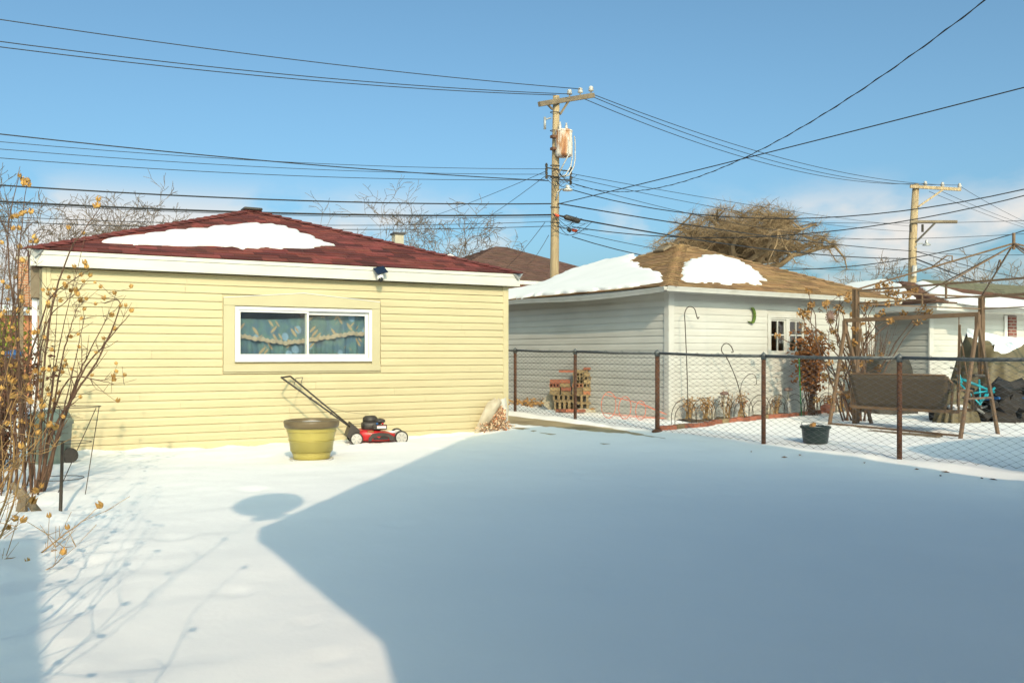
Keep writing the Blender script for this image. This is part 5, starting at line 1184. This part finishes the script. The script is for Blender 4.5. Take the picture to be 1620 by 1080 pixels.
m = MB(); m.tube([b0, top0 - Vector((0, 0, .06)), top0 + axs * .04 + Vector((0, 0, .012)), top1 - axs * .06 + Vector((0, 0, .012)), top1 + axs * .06 - Vector((0, 0, .10)), b1 + axs * .07], .018, 8); m.build('back_frame', M_swing, sw, smooth=True)
m = MB(); m.bar(b0 - axs * .12 - Vector((0, 0, .03)), b1 + axs * .18 - Vector((0, 0, .03)), .05, .055); m.bar(b0 + fwd * .45 - axs * .12 - Vector((0, 0, .02)), b1 + axs * .18 + fwd * .45 - Vector((0, 0, .02)), .045, .05); m.build('seat_frame', M_swing, sw)
m = MB(); m.add([b0 + Vector((0, 0, -.005)), b1 + Vector((0, 0, -.005)), b1 + fwd * .45 + Vector((0, 0, .02)), b0 + fwd * .45 + Vector((0, 0, .02))], [(0, 1, 2, 3)]); se = m.build('seat', M_fabric, sw); mo = se.modifiers.new('thick', 'SOLIDIFY'); mo.thickness = .03
for q in (b0 - axs * .12, b1 + axs * .18):
    m = MB(); m.tube([q - Vector((0, 0, .05)), q + Vector((0, 0, .26)), q + fwd * .05 + Vector((0, 0, .30)), q + fwd * .42 + Vector((0, 0, .28)), q + fwd * .46 + Vector((0, 0, .2)), q + fwd * .46 - Vector((0, 0, .02))], .018, 8); m.build('armrest', M_swing, sw, smooth=True)
for t, q, sgn in ((tL, b0 - axs * .10, 1), (tR, b1 + axs * .16, -1)):
    hk = t + axs * sgn * .28 - Vector((0, 0, .03)); jn = hk - Vector((0, 0, .12))
    m = MB(); m.tube([hk, jn], .008, 5); m.tube([jn, q + Vector((0, 0, .05))], .012, 6); m.tube([jn, q + fwd * .45 + Vector((0, 0, .05))], .012, 6); m.tube([jn + axs * .02, q + axs * .03 + Vector((0, 0, .25))], .01, 5); m.build('hanger_rod', M_swing, sw)
m = MB(); q = b1 + axs * .05 + fwd * .2; m.ball(q + Vector((0, 0, .03)), .16, .16, .04, 12, 6, .1); m.build('snow_on_seat', M_snow, sw, smooth=True)
# plank in the snow under the swing
p = G(1430, 686, .07); m = MB(); m.obox(Vector((p.x, p.y, ground_z(p.x, p.y) + .012)), axs * .55, fwd * .09, (0, 0, .012)); tag(m.build('plank', M_arm, origin=(p.x, p.y, ground_z(p.x, p.y))), 'weathered plank flat in the snow under the swing', 'plank')

# ------------------------------------------------------------------ gazebo frame
gA = G(1354, 670, .1); gB = V(1545, 0, gA.y + .1); gu0, gu1 = gA.x, gB.x; gv1 = gA.y; gv0 = gA.y - 3.35
gtop = V(1353, 460, gv1).z; gcx, gcy = (gu0 + gu1) / 2, (gv0 + gv1) / 2
gap = onl(1580, 385, Vector((gcx, gcy, 0)), Vector((1, 0, 0))); apz = W(1580, 385, gcx * S + gcy * C).z
gz = thing('gazebo_frame', (gcx, gcy, 0), 'bare brown gazebo frame without canopy over the neighbouring yard', 'gazebo')
cs = [Vector((gu0, gv1, 0)), Vector((gu1, gv1, 0)), Vector((gu1, gv0, 0)), Vector((gu0, gv0, 0))]; AP = Vector((gcx, gcy, apz))
for c in cs:
    m = MB(); 
    for dx, dy in ((-.025, -.025), (.025, .025), (-.025, .025), (.025, -.025)): m.box(c.x + dx - .018, c.x + dx + .018, c.y + dy - .018, c.y + dy + .018, ground_z(c.x, c.y) - .05, gtop + .03)
    m.build('post', M_swing, gz)
for i in range(4):
    a, b = cs[i], cs[(i + 1) % 4]
    for dz, w_ in ((0, .03), (-.22, .022)):
        m = MB(); m.bar(a + Vector((0, 0, gtop + dz)), b + Vector((0, 0, gtop + dz)), w_, w_); m.build('rail', M_swing, gz)
    mm2 = a.lerp(b, .5); m = MB(); m.bar(mm2 + Vector((0, 0, gtop - .22)), mm2 + Vector((0, 0, gtop)), .025, .025, (1, 0, 0)); m.build('rail_strut', M_swing, gz)
    m = MB(); m.tube([a + Vector((0, 0, gtop + .02)), AP], .015, 6); m.build('roof_rod', M_swing, gz)
    m = MB(); m.tube([mm2 + Vector((0, 0, gtop)), AP - Vector((0, 0, .03))], .011, 6); m.build('roof_rod', M_swing, gz)
    q = a.lerp(AP, .62); q.z = gtop + (apz - gtop) * .62; d = (AP - q).normalized(); m = MB(); m.tube([q, q + Vector((0, 0, .10)), q + Vector((0, 0, .13)) - d * .08, q - d * .32 + Vector((0, 0, .02))], .012, 6); m.build('canopy_hook', M_swing, gz, smooth=True)
m = MB(); m.tube([AP - Vector((0, 0, .1)), AP + Vector((0, 0, .17))], .025, 8); m.build('finial', M_swing, gz)
# dry hydrangea / vine on the gazebo corner
random.seed(77)
vb_ = Vector((gu0 + .55, gv1 + .45, 0)); vb_.z = ground_z(vb_.x, vb_.y); vn = thing('climbing_vine', vb_, 'bare climbing vine with dried golden flower heads on the gazebo', 'plant'); m = MB(); heads = []
for s in range(20):
    q = vb_ + Vector((random.gauss(0, .15), random.gauss(0, .1), 0)); d = Vector((random.gauss(0, .30), random.gauss(0, .2), 1)).normalized(); pts = [q]
    for i in range(9):
        d = (d + Vector((random.gauss(0, .26), random.gauss(0, .2), random.gauss(.08, .12)))).normalized(); q = q + d * random.uniform(.2, .3)
        if q.z > 2.55: break
        pts.append(q)
        if random.random() < .4:
            e = q + Vector((random.gauss(0, .3), random.gauss(0, .2), random.gauss(.08, .16))); m.tube([q, q.lerp(e, .5) + Vector((0, 0, .03)), e], [.007, .005, .003], 4, cap=False); heads.append(e)
    m.tube(pts, [.017 * (1 - .07 * i) for i in range(len(pts))], 5, cap=False); heads.append(pts[-1])
m.build('stems', M_bark, vn)
hm = MB()
for j in range(26):
    c = Vector((random.gauss(0, .03), random.gauss(0, .03), random.gauss(0, .03))); d = Vector((random.gauss(0, 1), random.gauss(0, 1), random.gauss(0, 1))).normalized() * .026; e = d.orthogonal().normalized() * .018; hm.add([c, c + d + e, c + d * 1.7, c + d - e], [(0, 1, 2, 3)])
h0_ = None
for i in range(22): heads.append(V(random.uniform(1385, 1452), random.uniform(447, 480), gv1 + random.uniform(-.3, .8)))
for e in heads:
    if h0_ is None: h0_ = hm.build('flower_head', M_gold, None); o = h0_
    else: o = bpy.data.objects.new('flower_head', h0_.data); col.objects.link(o)
    o.parent = vn; o.location = e - vb_; o.scale = [random.uniform(.7, 1.3)] * 3; o.rotation_euler = (random.uniform(0, 6), random.uniform(0, 6), 0)
# bare shrub between the gazebo and the sun ornament
leafy('bare_shrub', 'tangled bare shrub beside the gazebo post', 'plant', (V(1378, 640, gy0 + .1).x, gy0 + .1, .1), 46, 1, M_gold, M_bark, .85, 1.85, .05, 1.5, seed=61)

# covered grill, tarp pile, bicycle
def snow_over(src, label, s0, n):
    """snow lying on the upper rows of a heap, following its folds"""
    vs0 = [v.co.copy() for v in src.data.vertices]; k = len(vs0) // n - 1; m = MB(); keep = {}; fs = []
    nr = [v.normal.copy() for v in src.data.vertices]
    def ok(i, j): return i / k + .05 * fbm(math.cos(j * 2 * math.pi / n), math.sin(j * 2 * math.pi / n), 1.2, 1, 4.4) > s0
    def vid(i, j):
        j %= n
        if (i, j) not in keep:
            keep[(i, j)] = len(keep); edge = not (ok(i, j) and ok(max(0, i - 1), j) and ok(i, (j + 1) % n) and ok(i, (j - 1) % n))
            vl.append(vs0[i * n + j] + Vector((0, 0, 1)) * (-.01 if edge else .05) + nr[i * n + j] * (.0 if edge else .02) + src.location)
        return keep[(i, j)]
    vl = []
    for i in range(k):
        for j in range(n):
            if ok(i, j) and ok(i, (j + 1) % n): fs.append((vid(i, j), vid(i, j + 1), vid(i + 1, j + 1), vid(i + 1, j)))
    m.add(vl, fs); o = m.build('tarp_snow', M_snow, smooth=True, origin=src.location.copy()); return tag(o, label, 'snow', kind='stuff')
def heap(name, label, cat, cx, cy, rx, ry, h, mat, seed, z0, fold=.08, pw=.5, rot=0, kind=None):
    m = MB(); n, k = 60, 14; vs_ = []
    for i in range(k + 1):
        s = i / k
        for j in range(n):
            a = 2 * math.pi * j / n; ca_, sa_ = math.cos(a), math.sin(a)
            rr = 1 / max(abs(ca_) ** 3 + abs(sa_) ** 3, 1e-6) ** (1 / 3)
            q = (1 - s) ** pw if s < 1 else 0
            f = 1 + fold * (math.sin(a * 15 + seed + 3 * fbm(ca_, sa_, 1.5, 2, seed)) * (1 - s) + fbm(ca_ * 2, sa_ * 2 + s, 1.5, 3, seed + 2))
            x, y = rx * rr * ca_ * q * f, ry * rr * sa_ * q * f
            zz_ = z0 + h * (1 - (1 - s) ** 1.0) * (1 + .18 * fbm(x, y, 1.6, 3, seed + 5)) if i else z0 - .05
            vs_.append((cx + x * math.cos(rot) - y * math.sin(rot), cy + x * math.sin(rot) + y * math.cos(rot), zz_))
    m.add(vs_, [(i * n + j, i * n + (j + 1) % n, (i + 1) * n + (j + 1) % n, (i + 1) * n + j) for i in range(k) for j in range(n)])
    o = m.build(name, mat, None, smooth=True, origin=(cx, cy, z0)); 
    if label: tag(o, label, cat, kind=kind)
    return o
gq = V(1406, 640, 12.0 - .4); gr = thing('covered_grill', (gq.x, gq.y, .08), 'dark covered grill behind the garden swing', 'grill')
zt_ = W(1406, 564, gq.x * S + gq.y * C).z
o = heap('cover', None, None, gq.x, gq.y, .62, .38, zt_ - .08, M_cover, 3, .08, .04, .16); o.parent = gr; o.location = (0, 0, 0)
tp = G(1590, 668, .05); tq_ = Vector((tp.x + .35, tp.y + .45, .04))
zt_ = W(1585, 532, tq_.x * S + tq_.y * C).z
TARP = heap('tarp_pile', 'olive tarpaulin draped over a tall heap with snow on top', 'tarp', tq_.x + .95, tq_.y + .45, 1.15, .75, zt_ - .04, M_tarp, 8, .04, .09, .14, .3)
snow_over(TARP, 'snow slab lying on top of the olive tarp', .86, 60)
dk = W(1530, 600, tq_.x * S + tq_.y * C - .3)
random.seed(31)
cl = thing('clutter_heap', (tq_.x - .2, tq_.y - .2, .04), 'dark jumble of stored boxes and pipes behind the teal bicycle', 'clutter')
for k in range(60):
    c = W(random.uniform(1485, 1640), random.uniform(612, 668), tp.x * S + tp.y * C + random.uniform(-.3, .25)); a_ = random.uniform(0, 3.1); t_ = random.uniform(-.5, .5)
    ax_1 = Vector((math.cos(a_) * math.cos(t_), math.sin(a_) * math.cos(t_), math.sin(t_))); ay_1 = ax_1.orthogonal().normalized(); az_1 = ax_1.cross(ay_1); m = MB()
    if k % 3 == 0: m.tube([c - ax_1 * random.uniform(.2, .45), c + ax_1 * random.uniform(.2, .4)], random.uniform(.012, .03), 7); m.build('pipe', random.choice([M_dark, M_iron, M_blue, M_grey]), cl)
    else: m.obox(c, ax_1 * random.uniform(.08, .25), ay_1 * random.uniform(.06, .16), az_1 * random.uniform(.03, .12)); m.build('box', random.choice([M_dark, M_dark, M_dark, M_cover, M_mblk]), cl, bevel=.01)
heap('brown_tarp', 'crumpled brown tarp between swing and teal bicycle', 'tarp', W(1512, 580, 15.6).x, W(1512, 580, 15.6).y, .36, .3, .80, M_tarp, 21, .05, .16, .45)
# bicycle
bD = tp.x * S + tp.y * C - .42
bc = thing('bicycle', W(1540, 668, bD), 'bright teal bicycle leaning against the dark heap', 'bicycle'); ORG[bc.name] = bc.location.copy()
Bp = lambda x, y, k=0: W(x, y, bD + k)
for pts, r_ in (([(1518, 598), (1573, 620)], .024), ([(1516, 604), (1551, 640), (1560, 622)], .017), ([(1551, 636), (1574, 613)], .02), ([(1551, 640), (1549, 600)], .017), ([(1538, 622), (1566, 618)], .017)):
    m = MB(); m.tube([Bp(*p) for p in pts], r_, 8); m.build('frame_tube', M_teal, bc, smooth=True)
m = MB(); m.tube([Bp(1516, 592), Bp(1520, 606)], .035, 8); m.build('head_tube', M_teal, bc, smooth=True)
for cx_, cy_ in ((1498, 648), (1590, 652)):
    c = Bp(cx_, cy_, .5); dx_ = (Bp(cx_ + 1, cy_) - c).normalized(); m = MB(); m.tube(arc(c, .29, 0, 6.2832, dx_, (0, 0, 1), 28), .022, 6, cap=False); wh = m.build('wheel', M_tyre, bc, smooth=True)
    m = MB()
    for k in range(12): an = k * math.pi / 6; m.tube([c, c + dx_ * .28 * math.cos(an) + Vector((0, 0, .28 * math.sin(an)))], .0025, 3)
    m.build('spokes', M_dark, wh)
m = MB(); m.obox(Bp(1548, 594), (Bp(1549, 594) - Bp(1548, 594)).normalized() * .12, (0, .06, 0), (0, 0, .025)); m.build('saddle', M_mblk, bc, bevel=.015)
m = MB(); m.tube([Bp(1516, 592), Bp(1512, 583), Bp(1504, 582, -.3)], .014, 6); m.tube([Bp(1512, 583), Bp(1520, 582, .3)], .014, 6); m.build('handlebar', M_mblk, bc)

# red-brown bits and leaves along the fence foot
for k in range(9):
    t = random.random(); px = 1180 + 430 * t; p = G(px, 704 + (px - 1180) * .105 + random.uniform(-1, 9), .03); zg = ground_z(p.x, p.y)
    m = MB(); d = Vector((random.gauss(0, 1), random.gauss(0, 1), 0)).normalized() * random.uniform(.02, .06); e = Vector((-d.y, d.x, .0)) * .4
    c = Vector((p.x, p.y, zg + .012)); m.add([c - d, c + e + Vector((0, 0, .012)), c + d, c - e + Vector((0, 0, .008)), c + Vector((0, 0, -.004))], [(0, 1, 4), (1, 2, 4), (2, 3, 4), (3, 0, 4)])
    tag(m.build('fallen_leaf', M_leafb if k % 3 else M_leafr, origin=c), 'dead leaf lying in the snow along the fence', 'leaf', 'dead leaves along the fence')

# ------------------------------------------------------------------ left side: shrub, bin, cage
random.seed(5)
hb = G(60, 806); hb.z = ground_z(hb.x, hb.y)
hs = thing('hibiscus_shrub', hb, 'leafless shrub with golden seed pods at the left edge', 'shrub')
pm_ = MB()
for k in range(5):       # one split capsule
    a = k * 1.2566; d = Vector((math.cos(a), math.sin(a), 0)); e = Vector((-d.y, d.x, 0))
    pm_.add([(0, 0, 0), tuple(d * .012 + e * .008 + Vector((0, 0, .012))), tuple(d * .010 + Vector((0, 0, .036))), tuple(d * .012 - e * .008 + Vector((0, 0, .012))), tuple(d * .004 + Vector((0, 0, .016)))], [(0, 1, 4), (1, 2, 4), (2, 3, 4), (3, 0, 4), (0, 3, 2, 1)])
pod0 = pm_.build('seed_pod', M_pod, None); pod_used = False
def pod(q, s, d=None):
    global pod_used
    if not pod_used: o = pod0; pod_used = True
    else: o = bpy.data.objects.new('seed_pod', pod0.data); col.objects.link(o)
    o.parent = hs; o.location = q - hb; o.scale = (s, s, s); o.rotation_euler = (random.uniform(-.8, .8), random.uniform(-.8, .8), random.uniform(0, 6))
stems = MB(); lit = MB()
def cane(pts_px, r0, D0, D1, mb=None, podn=1, side=4):
    """a cane through photo points, moving from depth D0 to D1"""
    mb = mb or stems; n = len(pts_px); ctrl = [W(x, y, D0 + (D1 - D0) * i / (n - 1)) for i, (x, y) in enumerate(pts_px)]; pts = []
    for i in range(n - 1):
        p0_, p1_, p2_, p3_ = ctrl[max(0, i - 1)], ctrl[i], ctrl[i + 1], ctrl[min(n - 1, i + 2)]
        for k in range(5):
            t = k / 5; pts.append(.5 * ((2 * p1_) + (p2_ - p0_) * t + (2 * p0_ - 5 * p1_ + 4 * p2_ - p3_) * t * t + (3 * p1_ - p0_ - 3 * p2_ + p3_) * t ** 3) + Vector((random.gauss(0, .003), random.gauss(0, .003), random.gauss(0, .003))))
    pts.append(ctrl[-1]); m_ = len(pts); rs = [max(.0025, r0 * (1 - .8 * i / (m_ - 1))) for i in range(m_)]; mb.tube(pts, rs, 6)
    for k in range(podn): pod(pts[-1] + Vector((random.gauss(0, .02), random.gauss(0, .02), random.gauss(0, .02))), random.uniform(1.25, 1.8))
    for k in range(side):
        i = random.randint(m_ // 3, m_ - 2); d = (pts[i + 1] - pts[i]).normalized(); a = Vector((random.gauss(0, 1), random.gauss(0, 1), random.gauss(.5, .6))).normalized(); d2 = (d + a * .8).normalized(); ln = random.uniform(.08, .38)
        e = pts[i] + d2 * ln; mm2 = pts[i] + d2 * ln * .5 + Vector((0, 0, -.01)); mb.tube([pts[i], mm2, e + Vector((0, 0, .02 * ln))], [rs[i] * .6, rs[i] * .5, .002], 4)
        if random.random() < .26: pod(e, random.uniform(1.1, 1.6))
        for q in range(2):
            e2 = mm2 + Vector((random.gauss(0, .08), random.gauss(0, .08), random.gauss(.05, .06))); mb.tube([mm2, e2], [.003, .0015], 3)
            if random.random() < .13: pod(e2, random.uniform(1., 1.4))
B = 8.05
main = [[(62, 800), (75, 760), (90, 700), (118, 610), (140, 560), (170, 500)], [(62, 800), (78, 740), (95, 680), (130, 590), (165, 545), (205, 497)], [(60, 800), (70, 740), (85, 680), (120, 620), (160, 560), (190, 480), (165, 480)],
        [(62, 800), (74, 720), (85, 650), (110, 600), (150, 600), (180, 608)], [(60, 800), (70, 730), (82, 660), (100, 560), (112, 520), (122, 480)],
        [(60, 800), (66, 720), (72, 620), (84, 540), (100, 460), (150, 420), (195, 370), (150, 425)]]
for c in main[:3]: cane(c, .016, B, B + random.uniform(-.1, .3), side=10)
for c in main[3:5]: cane(c, .013, B, B + random.uniform(-.2, .2), side=8)
cane([(60, 800), (64, 700), (70, 580), (84, 480), (110, 400), (135, 362), (160, 325)], .013, B, B - .4, podn=3, side=3)
cane([(50, 800), (45, 700), (40, 600), (62, 520), (80, 470), (120, 440), (146, 424)], .012, B, B - .2, podn=2, side=4)
cane([(40, 800), (38, 680), (30, 560), (16, 440), (12, 370), (20, 320), (30, 280)], .012, B, B - .3, podn=3, side=5)
cane([(40, 800), (35, 690), (30, 580), (28, 440), (35, 350), (42, 292)], .011, B, B - .5, podn=3, side=4)
cane([(50, 800), (52, 690), (60, 590), (75, 510), (100, 480), (120, 466)], .010, B, B - .2, podn=2, side=5)
for k in range(46):
    x0 = random.uniform(-60, 62); x1 = x0 + random.gauss(18, 38); yt = random.uniform(330, 640); x1 = min(x1, 150)
    cane([(x0, 812 + random.uniform(-12, 40)), (x0 + (x1 - x0) * .3 + random.gauss(0, 8), 720), (x0 + (x1 - x0) * .6 + random.gauss(0, 12), (yt + 720) / 2), (x1, yt)], random.uniform(.006, .011), B + random.uniform(-.5, .6), B + random.uniform(-1.0, .8), podn=random.choice([0, 1, 1, 2]), side=5)
# nearer canes leaning in from the left edge
NB = 5.4
for c in ([(-90, 960), (-20, 930), (40, 895), (95, 850), (135, 820), (158, 800)], [(-80, 980), (0, 940), (50, 905), (85, 870), (95, 878)], [(-60, 900), (0, 850), (30, 760), (45, 690), (60, 640)], [(-80, 890), (-10, 830), (20, 740), (18, 650), (45, 600)], [(-60, 930), (0, 888), (35, 880), (42, 884)], [(-90, 1000), (-20, 960), (20, 925), (75, 900), (98, 882)], [(-90, 860), (-30, 820), (0, 770), (40, 720), (75, 715), (95, 690)], [(-100, 1010), (-30, 990), (10, 965), (50, 945)]):
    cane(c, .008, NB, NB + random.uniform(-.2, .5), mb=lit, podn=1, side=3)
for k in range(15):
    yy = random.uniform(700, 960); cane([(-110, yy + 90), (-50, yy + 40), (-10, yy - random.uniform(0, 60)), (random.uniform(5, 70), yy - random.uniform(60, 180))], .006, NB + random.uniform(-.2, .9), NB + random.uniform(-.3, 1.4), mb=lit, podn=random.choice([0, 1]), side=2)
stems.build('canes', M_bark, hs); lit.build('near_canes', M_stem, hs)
h2 = thing('hibiscus_shrub', (-.55, 4, 0), 'second leafless shrub just past the left edge whose twigs shade the snow', 'shrub'); m = MB(); hs_keep, hb_keep = hs, hb; hs, hb = h2, Vector((-.55, 4, 0))
def keepout(q):
    D_ = q.x * S + q.y * C; l_ = q.x * C - q.y * S
    if (q.z - CH) > .48 * D_: return q                 # above the picture
    return Vector((min(q.x, -.03 * q.y - .05), q.y, q.z))
for k in range(36):
    v_ = random.uniform(1.6, 5.6); q = Vector((random.uniform(-.75, -.35), v_, 0)); d = Vector((random.gauss(.10, .12), random.gauss(.05, .15), 1)).normalized(); pts = [q]; hgt = random.uniform(1.2, 3.4); n_ = 9
    for i in range(n_):
        d = (d + Vector((random.gauss(.02, .1), random.gauss(0, .1), .02))).normalized(); q = q + d * hgt / n_
        q = keepout(q)
        pts.append(q)
    m.tube(pts, [max(.0025, .007 * (1 - i / n_)) for i in range(n_ + 1)], 5); pod(pts[-1], 1.4)
    for j in range(5):
        i = random.randint(2, n_); e = pts[i] + Vector((random.gauss(0, .1), random.gauss(0, .14), random.uniform(.02, .22))); e = keepout(e); m.tube([pts[i], e], [.004, .002], 3)
        if random.random() < .5: pod(e, 1.3)
m.build('canes', M_bark, h2); hs, hb = hs_keep, hb_keep
m = MB(); q = G(32, 812); m.tube([q - Vector((0, 0, .05)), q + Vector((.02, 0, .12)), q + Vector((-.06, .02, .25))], [.05, .04, .02], 7); m.tube([q + Vector((.15, -.03, -.04)), q + Vector((.06, 0, .1)), q + Vector((.0, 0, .2))], [.035, .03, .015], 7); m.build('old_stump', M_arm, hs)
# stakes and wire plant cage next to the shrub
a = G(95, 814); a.z = ground_z(a.x, a.y); m = MB(); m.tube([a - Vector((0, 0, .1)), W(99, 700, 7.85)], .014, 8); tag(m.build('garden_stake', M_iron, smooth=True, origin=a), 'dark metal stake upright in the snow beside the shrub', 'stake')
wc = thing('wire_plant_cage', G(100, 805), 'thin tall wire plant cage standing beside the shrub', 'plant cage'); Dc = 8.1; m = MB()
for a_, b_ in (((157, 642), (130, 812)), ((70, 650), (68, 815)), ((152, 645), (78, 810))): m.tube([W(*a_, Dc), W((a_[0] + b_[0]) / 2, (a_[1] + b_[1]) / 2, Dc - .03), W(*b_, Dc - .1)], .004, 5)
m.build('leg', M_iron, wc)
for (x0, x1, yy) in ((92, 157, 643), (85, 143, 699), (62, 130, 756)):
    c = W((x0 + x1) / 2, yy, Dc); rr = (x1 - x0) / 2 / F * Dc; m = MB(); m.tube(arc(c, rr, 0, 6.2832, (C, -S, 0), (S * .9, C * .9, .0), 20), .004, 5, cap=False); m.build('ring', M_iron, wc, smooth=True)
# grey-green bin by the garage corner
bb = G(78, 733); bb.z = ground_z(bb.x, bb.y) - .01; bn_ = thing('storage_bin', bb, 'grey green plastic bin with domed lid by the yellow garage corner', 'bin')
m = MB(); vs_ = []; n = 20
for z_, rx, ry in ((0, .19, .17), (.02, .20, .18), (.45, .225, .20), (.46, .24, .215), (.5, .24, .215), (.51, .225, .20), (.58, .20, .18), (.63, .13, .12), (.645, .0, .0)):
    for k in range(n):
        a_ = 2 * math.pi * k / n; cx_, sy_ = math.copysign(abs(math.cos(a_)) ** .6, math.cos(a_)), math.copysign(abs(math.sin(a_)) ** .6, math.sin(a_)); vs_.append(bb + Vector((cx_ * rx * C + sy_ * ry * S, -cx_ * rx * S + sy_ * ry * C, z_)))
k9 = 9; m.add(vs_, [(i * n + k, i * n + (k + 1) % n, (i + 1) * n + (k + 1) % n, (i + 1) * n + k) for i in range(k9 - 1) for k in range(n)]); m.build('body', M_bin, bn_, smooth=True)
m = MB(); m.ball(bb + Vector((-.06, 0, .62)), .12, .1, .035, 12, 6, .1); m.build('snow_cap', M_snow, bn_, smooth=True)
m = MB(); c = bb + Vector((.22 * C + .02, -.22 * S, .09)); m.lathe(c, [(.02, -.04), (.085, -.04), (.09, -.02), (.09, .02), (.085, .04), (.02, .04)], 16, 'y'); m.build('wheel', M_tyre, bn_)
m = MB(); c = bb + Vector((.1 * C - .19 * S, -.1 * S - .19 * C, .40)); m.obox(c, (.06 * C, -.06 * S, 0), (.012 * S, .012 * C, 0), (0, 0, .03)); m.build('latch', M_mblk, bn_)
# rusty evergreen behind the shrub, lime hedge beyond, fence stake
q = W(8, 700, 9.8); q.z = 0
leafy('rusty_evergreen', 'dense rust brown shrub behind the seed pod shrub', 'shrub', q + Vector((-.15, 0, 0)), 60, 60, M_leafr, M_bark, .55, 1.35, .06, 2.2, seed=71, lo=.05)
q = W(5, 560, 17); q.z = 0
leafy('lime_hedge', 'lime green hedge beyond the far left fence', 'hedge', q + Vector((-.3, 0, 0)), 70, 50, M_lime, M_bark, .9, 1.95, .09, 3, seed=73, lo=.1)
a = W(33, 560, 13.2); a.z = 0; m = MB(); m.box(a.x - .035, a.x + .035, a.y - .035, a.y + .035, -.05, W(33, 457, 13.2).z); tag(m.build('wooden_post', M_arm, bevel=.005, origin=a), 'grey wooden post left of the yellow garage', 'post')
a = W(22, 560, 12.0); m = MB(); m.ball(a, .12, .1, .06, 12, 6, .1); a2 = a.copy(); tag(m.build('blue_bag', M_blue, smooth=True, origin=a), 'blue plastic bag caught in the shrub at left', 'bag')
# small wheel-like dark shape shade stays from the bin itself

# ------------------------------------------------------------------ houses behind the camera with outlines shaped to cast the yard shadows
def shadow_sil(name, label, prof, v0, v1, wallx, vw, wallm):
    h = thing(name, ((prof[0][0] + prof[-1][0]) / 2, vw, 0), label, 'house')
    m = MB(); inner = [(x, z - .25) for x, z in prof]
    m.prism([(x, v0, z) for x, z in prof] + [(x, v0, z) for x, z in inner[::-1]], (0, v1 - v0, 0)); m.build('roof', M_bounce, h, fix=True)
    m = MB(); pr = [(wallx[0], 0)] + [(max(wallx[0], min(wallx[1], x)), z - .252) for x, z in prof] + [(wallx[1], 0)]
    m.prism([(x, vw, z - .1 if i in (0, len(pr) - 1) else z) for i, (x, z) in enumerate(pr)], (0, v1 - vw + .3, 0)); m.build('wall', wallm, h, fix=True)
    return h
K = 1 / .6
def sil(pts, v0): return [(su - KS * (sv - v0), (sv - v0) / K) for su, sv in pts]
v0 = .9
hp = sil([(1.49, 6.56), (5.96, 12.2), (7.2, 12.62), (8.2, 12.5), (8.75, 10.2), (8.95, 6.4)], v0)
hh = shadow_sil('unseen_house', 'unseen house at the viewer, made white to bounce light, whose roof shades the yard', hp, v0, -9, (hp[0][0] + .03, hp[-1][0] - .1), v0 - 2.35, M_bounce)
for x in (1.2, 4.2):
    m = MB(); m.box(x, x + 1.2, v0 - 2.42, v0 - 2.34, 1.1, 2.3); wi = m.build('window', M_frame, hh); m = MB(); m.box(x + .08, x + 1.12, v0 - 2.335, v0 - 2.33, 1.18, 2.22); m.build('pane', M_darkglass, wi)
m = MB(); m.box(2.9, 3.8, v0 - 2.42, v0 - 2.33, .05, 2.1); m.build('door', M_frame, hh)
# satellite dish at the eave corner
dc = Vector((1.81 - KS * (7.66 - v0), v0, (7.66 - v0) / K)); ds = thing('satellite_dish', dc - Vector((0, 0, .6)), 'satellite dish on the eave corner that casts the round shadow', 'satellite dish')
m = MB(); n = 28; vs_ = []
for i in range(6):
    s = i / 5
    for k in range(n): a = 2 * math.pi * k / n; vs_.append(dc + Vector((.31 * s * math.cos(a), -.07 * (s * s) + .03, .335 * s * math.sin(a))))
m.add(vs_, [(i * n + k, i * n + (k + 1) % n, (i + 1) * n + (k + 1) % n, (i + 1) * n + k) for i in range(5) for k in range(n)]); d_ = m.build('reflector', M_grey, ds, smooth=True); d_.modifiers.new('thick', 'SOLIDIFY').thickness = .01
m = MB(); m.tube([dc + Vector((0, .05, -.1)), dc + Vector((.1, .05, -.35)), dc + Vector((.22, .02, -.45))], .025, 8); m.build('mast', M_grey, ds)
m = MB(); m.tube([dc + Vector((0, -.02, -.32)), dc + Vector((-.05, -.35, -.22))], .012, 6); m.obox(dc + Vector((-.08, -.36, -.20)), (.11, 0, 0), (0, .03, 0), (0, 0, .035)); m.build('receiver_arm', M_grey, ds)
# neighbours left and right of it, kept narrow to open the sky
lp_ = sil([(-4.5, 6.6), (-2.2, 7.3), (.06, 7.0)], 1.1)
shadow_sil('unseen_left_house', 'unseen neighbouring house left of the viewer, made white to bounce light', lp_, 1.1, -9, (lp_[0][0] + .3, lp_[-1][0] - .35), .8, M_bounce)
rp_ = sil([(9.7, 6.6), (10.2, 7.7), (12.6, 8.0), (14.6, 7.6), (15.4, 6)], .5)
shadow_sil('unseen_right_house', 'unseen house right of the viewer, made white to bounce light', rp_, .5, -9, (rp_[0][0] + .2, rp_[-1][0] - .3), .2, M_bounce)
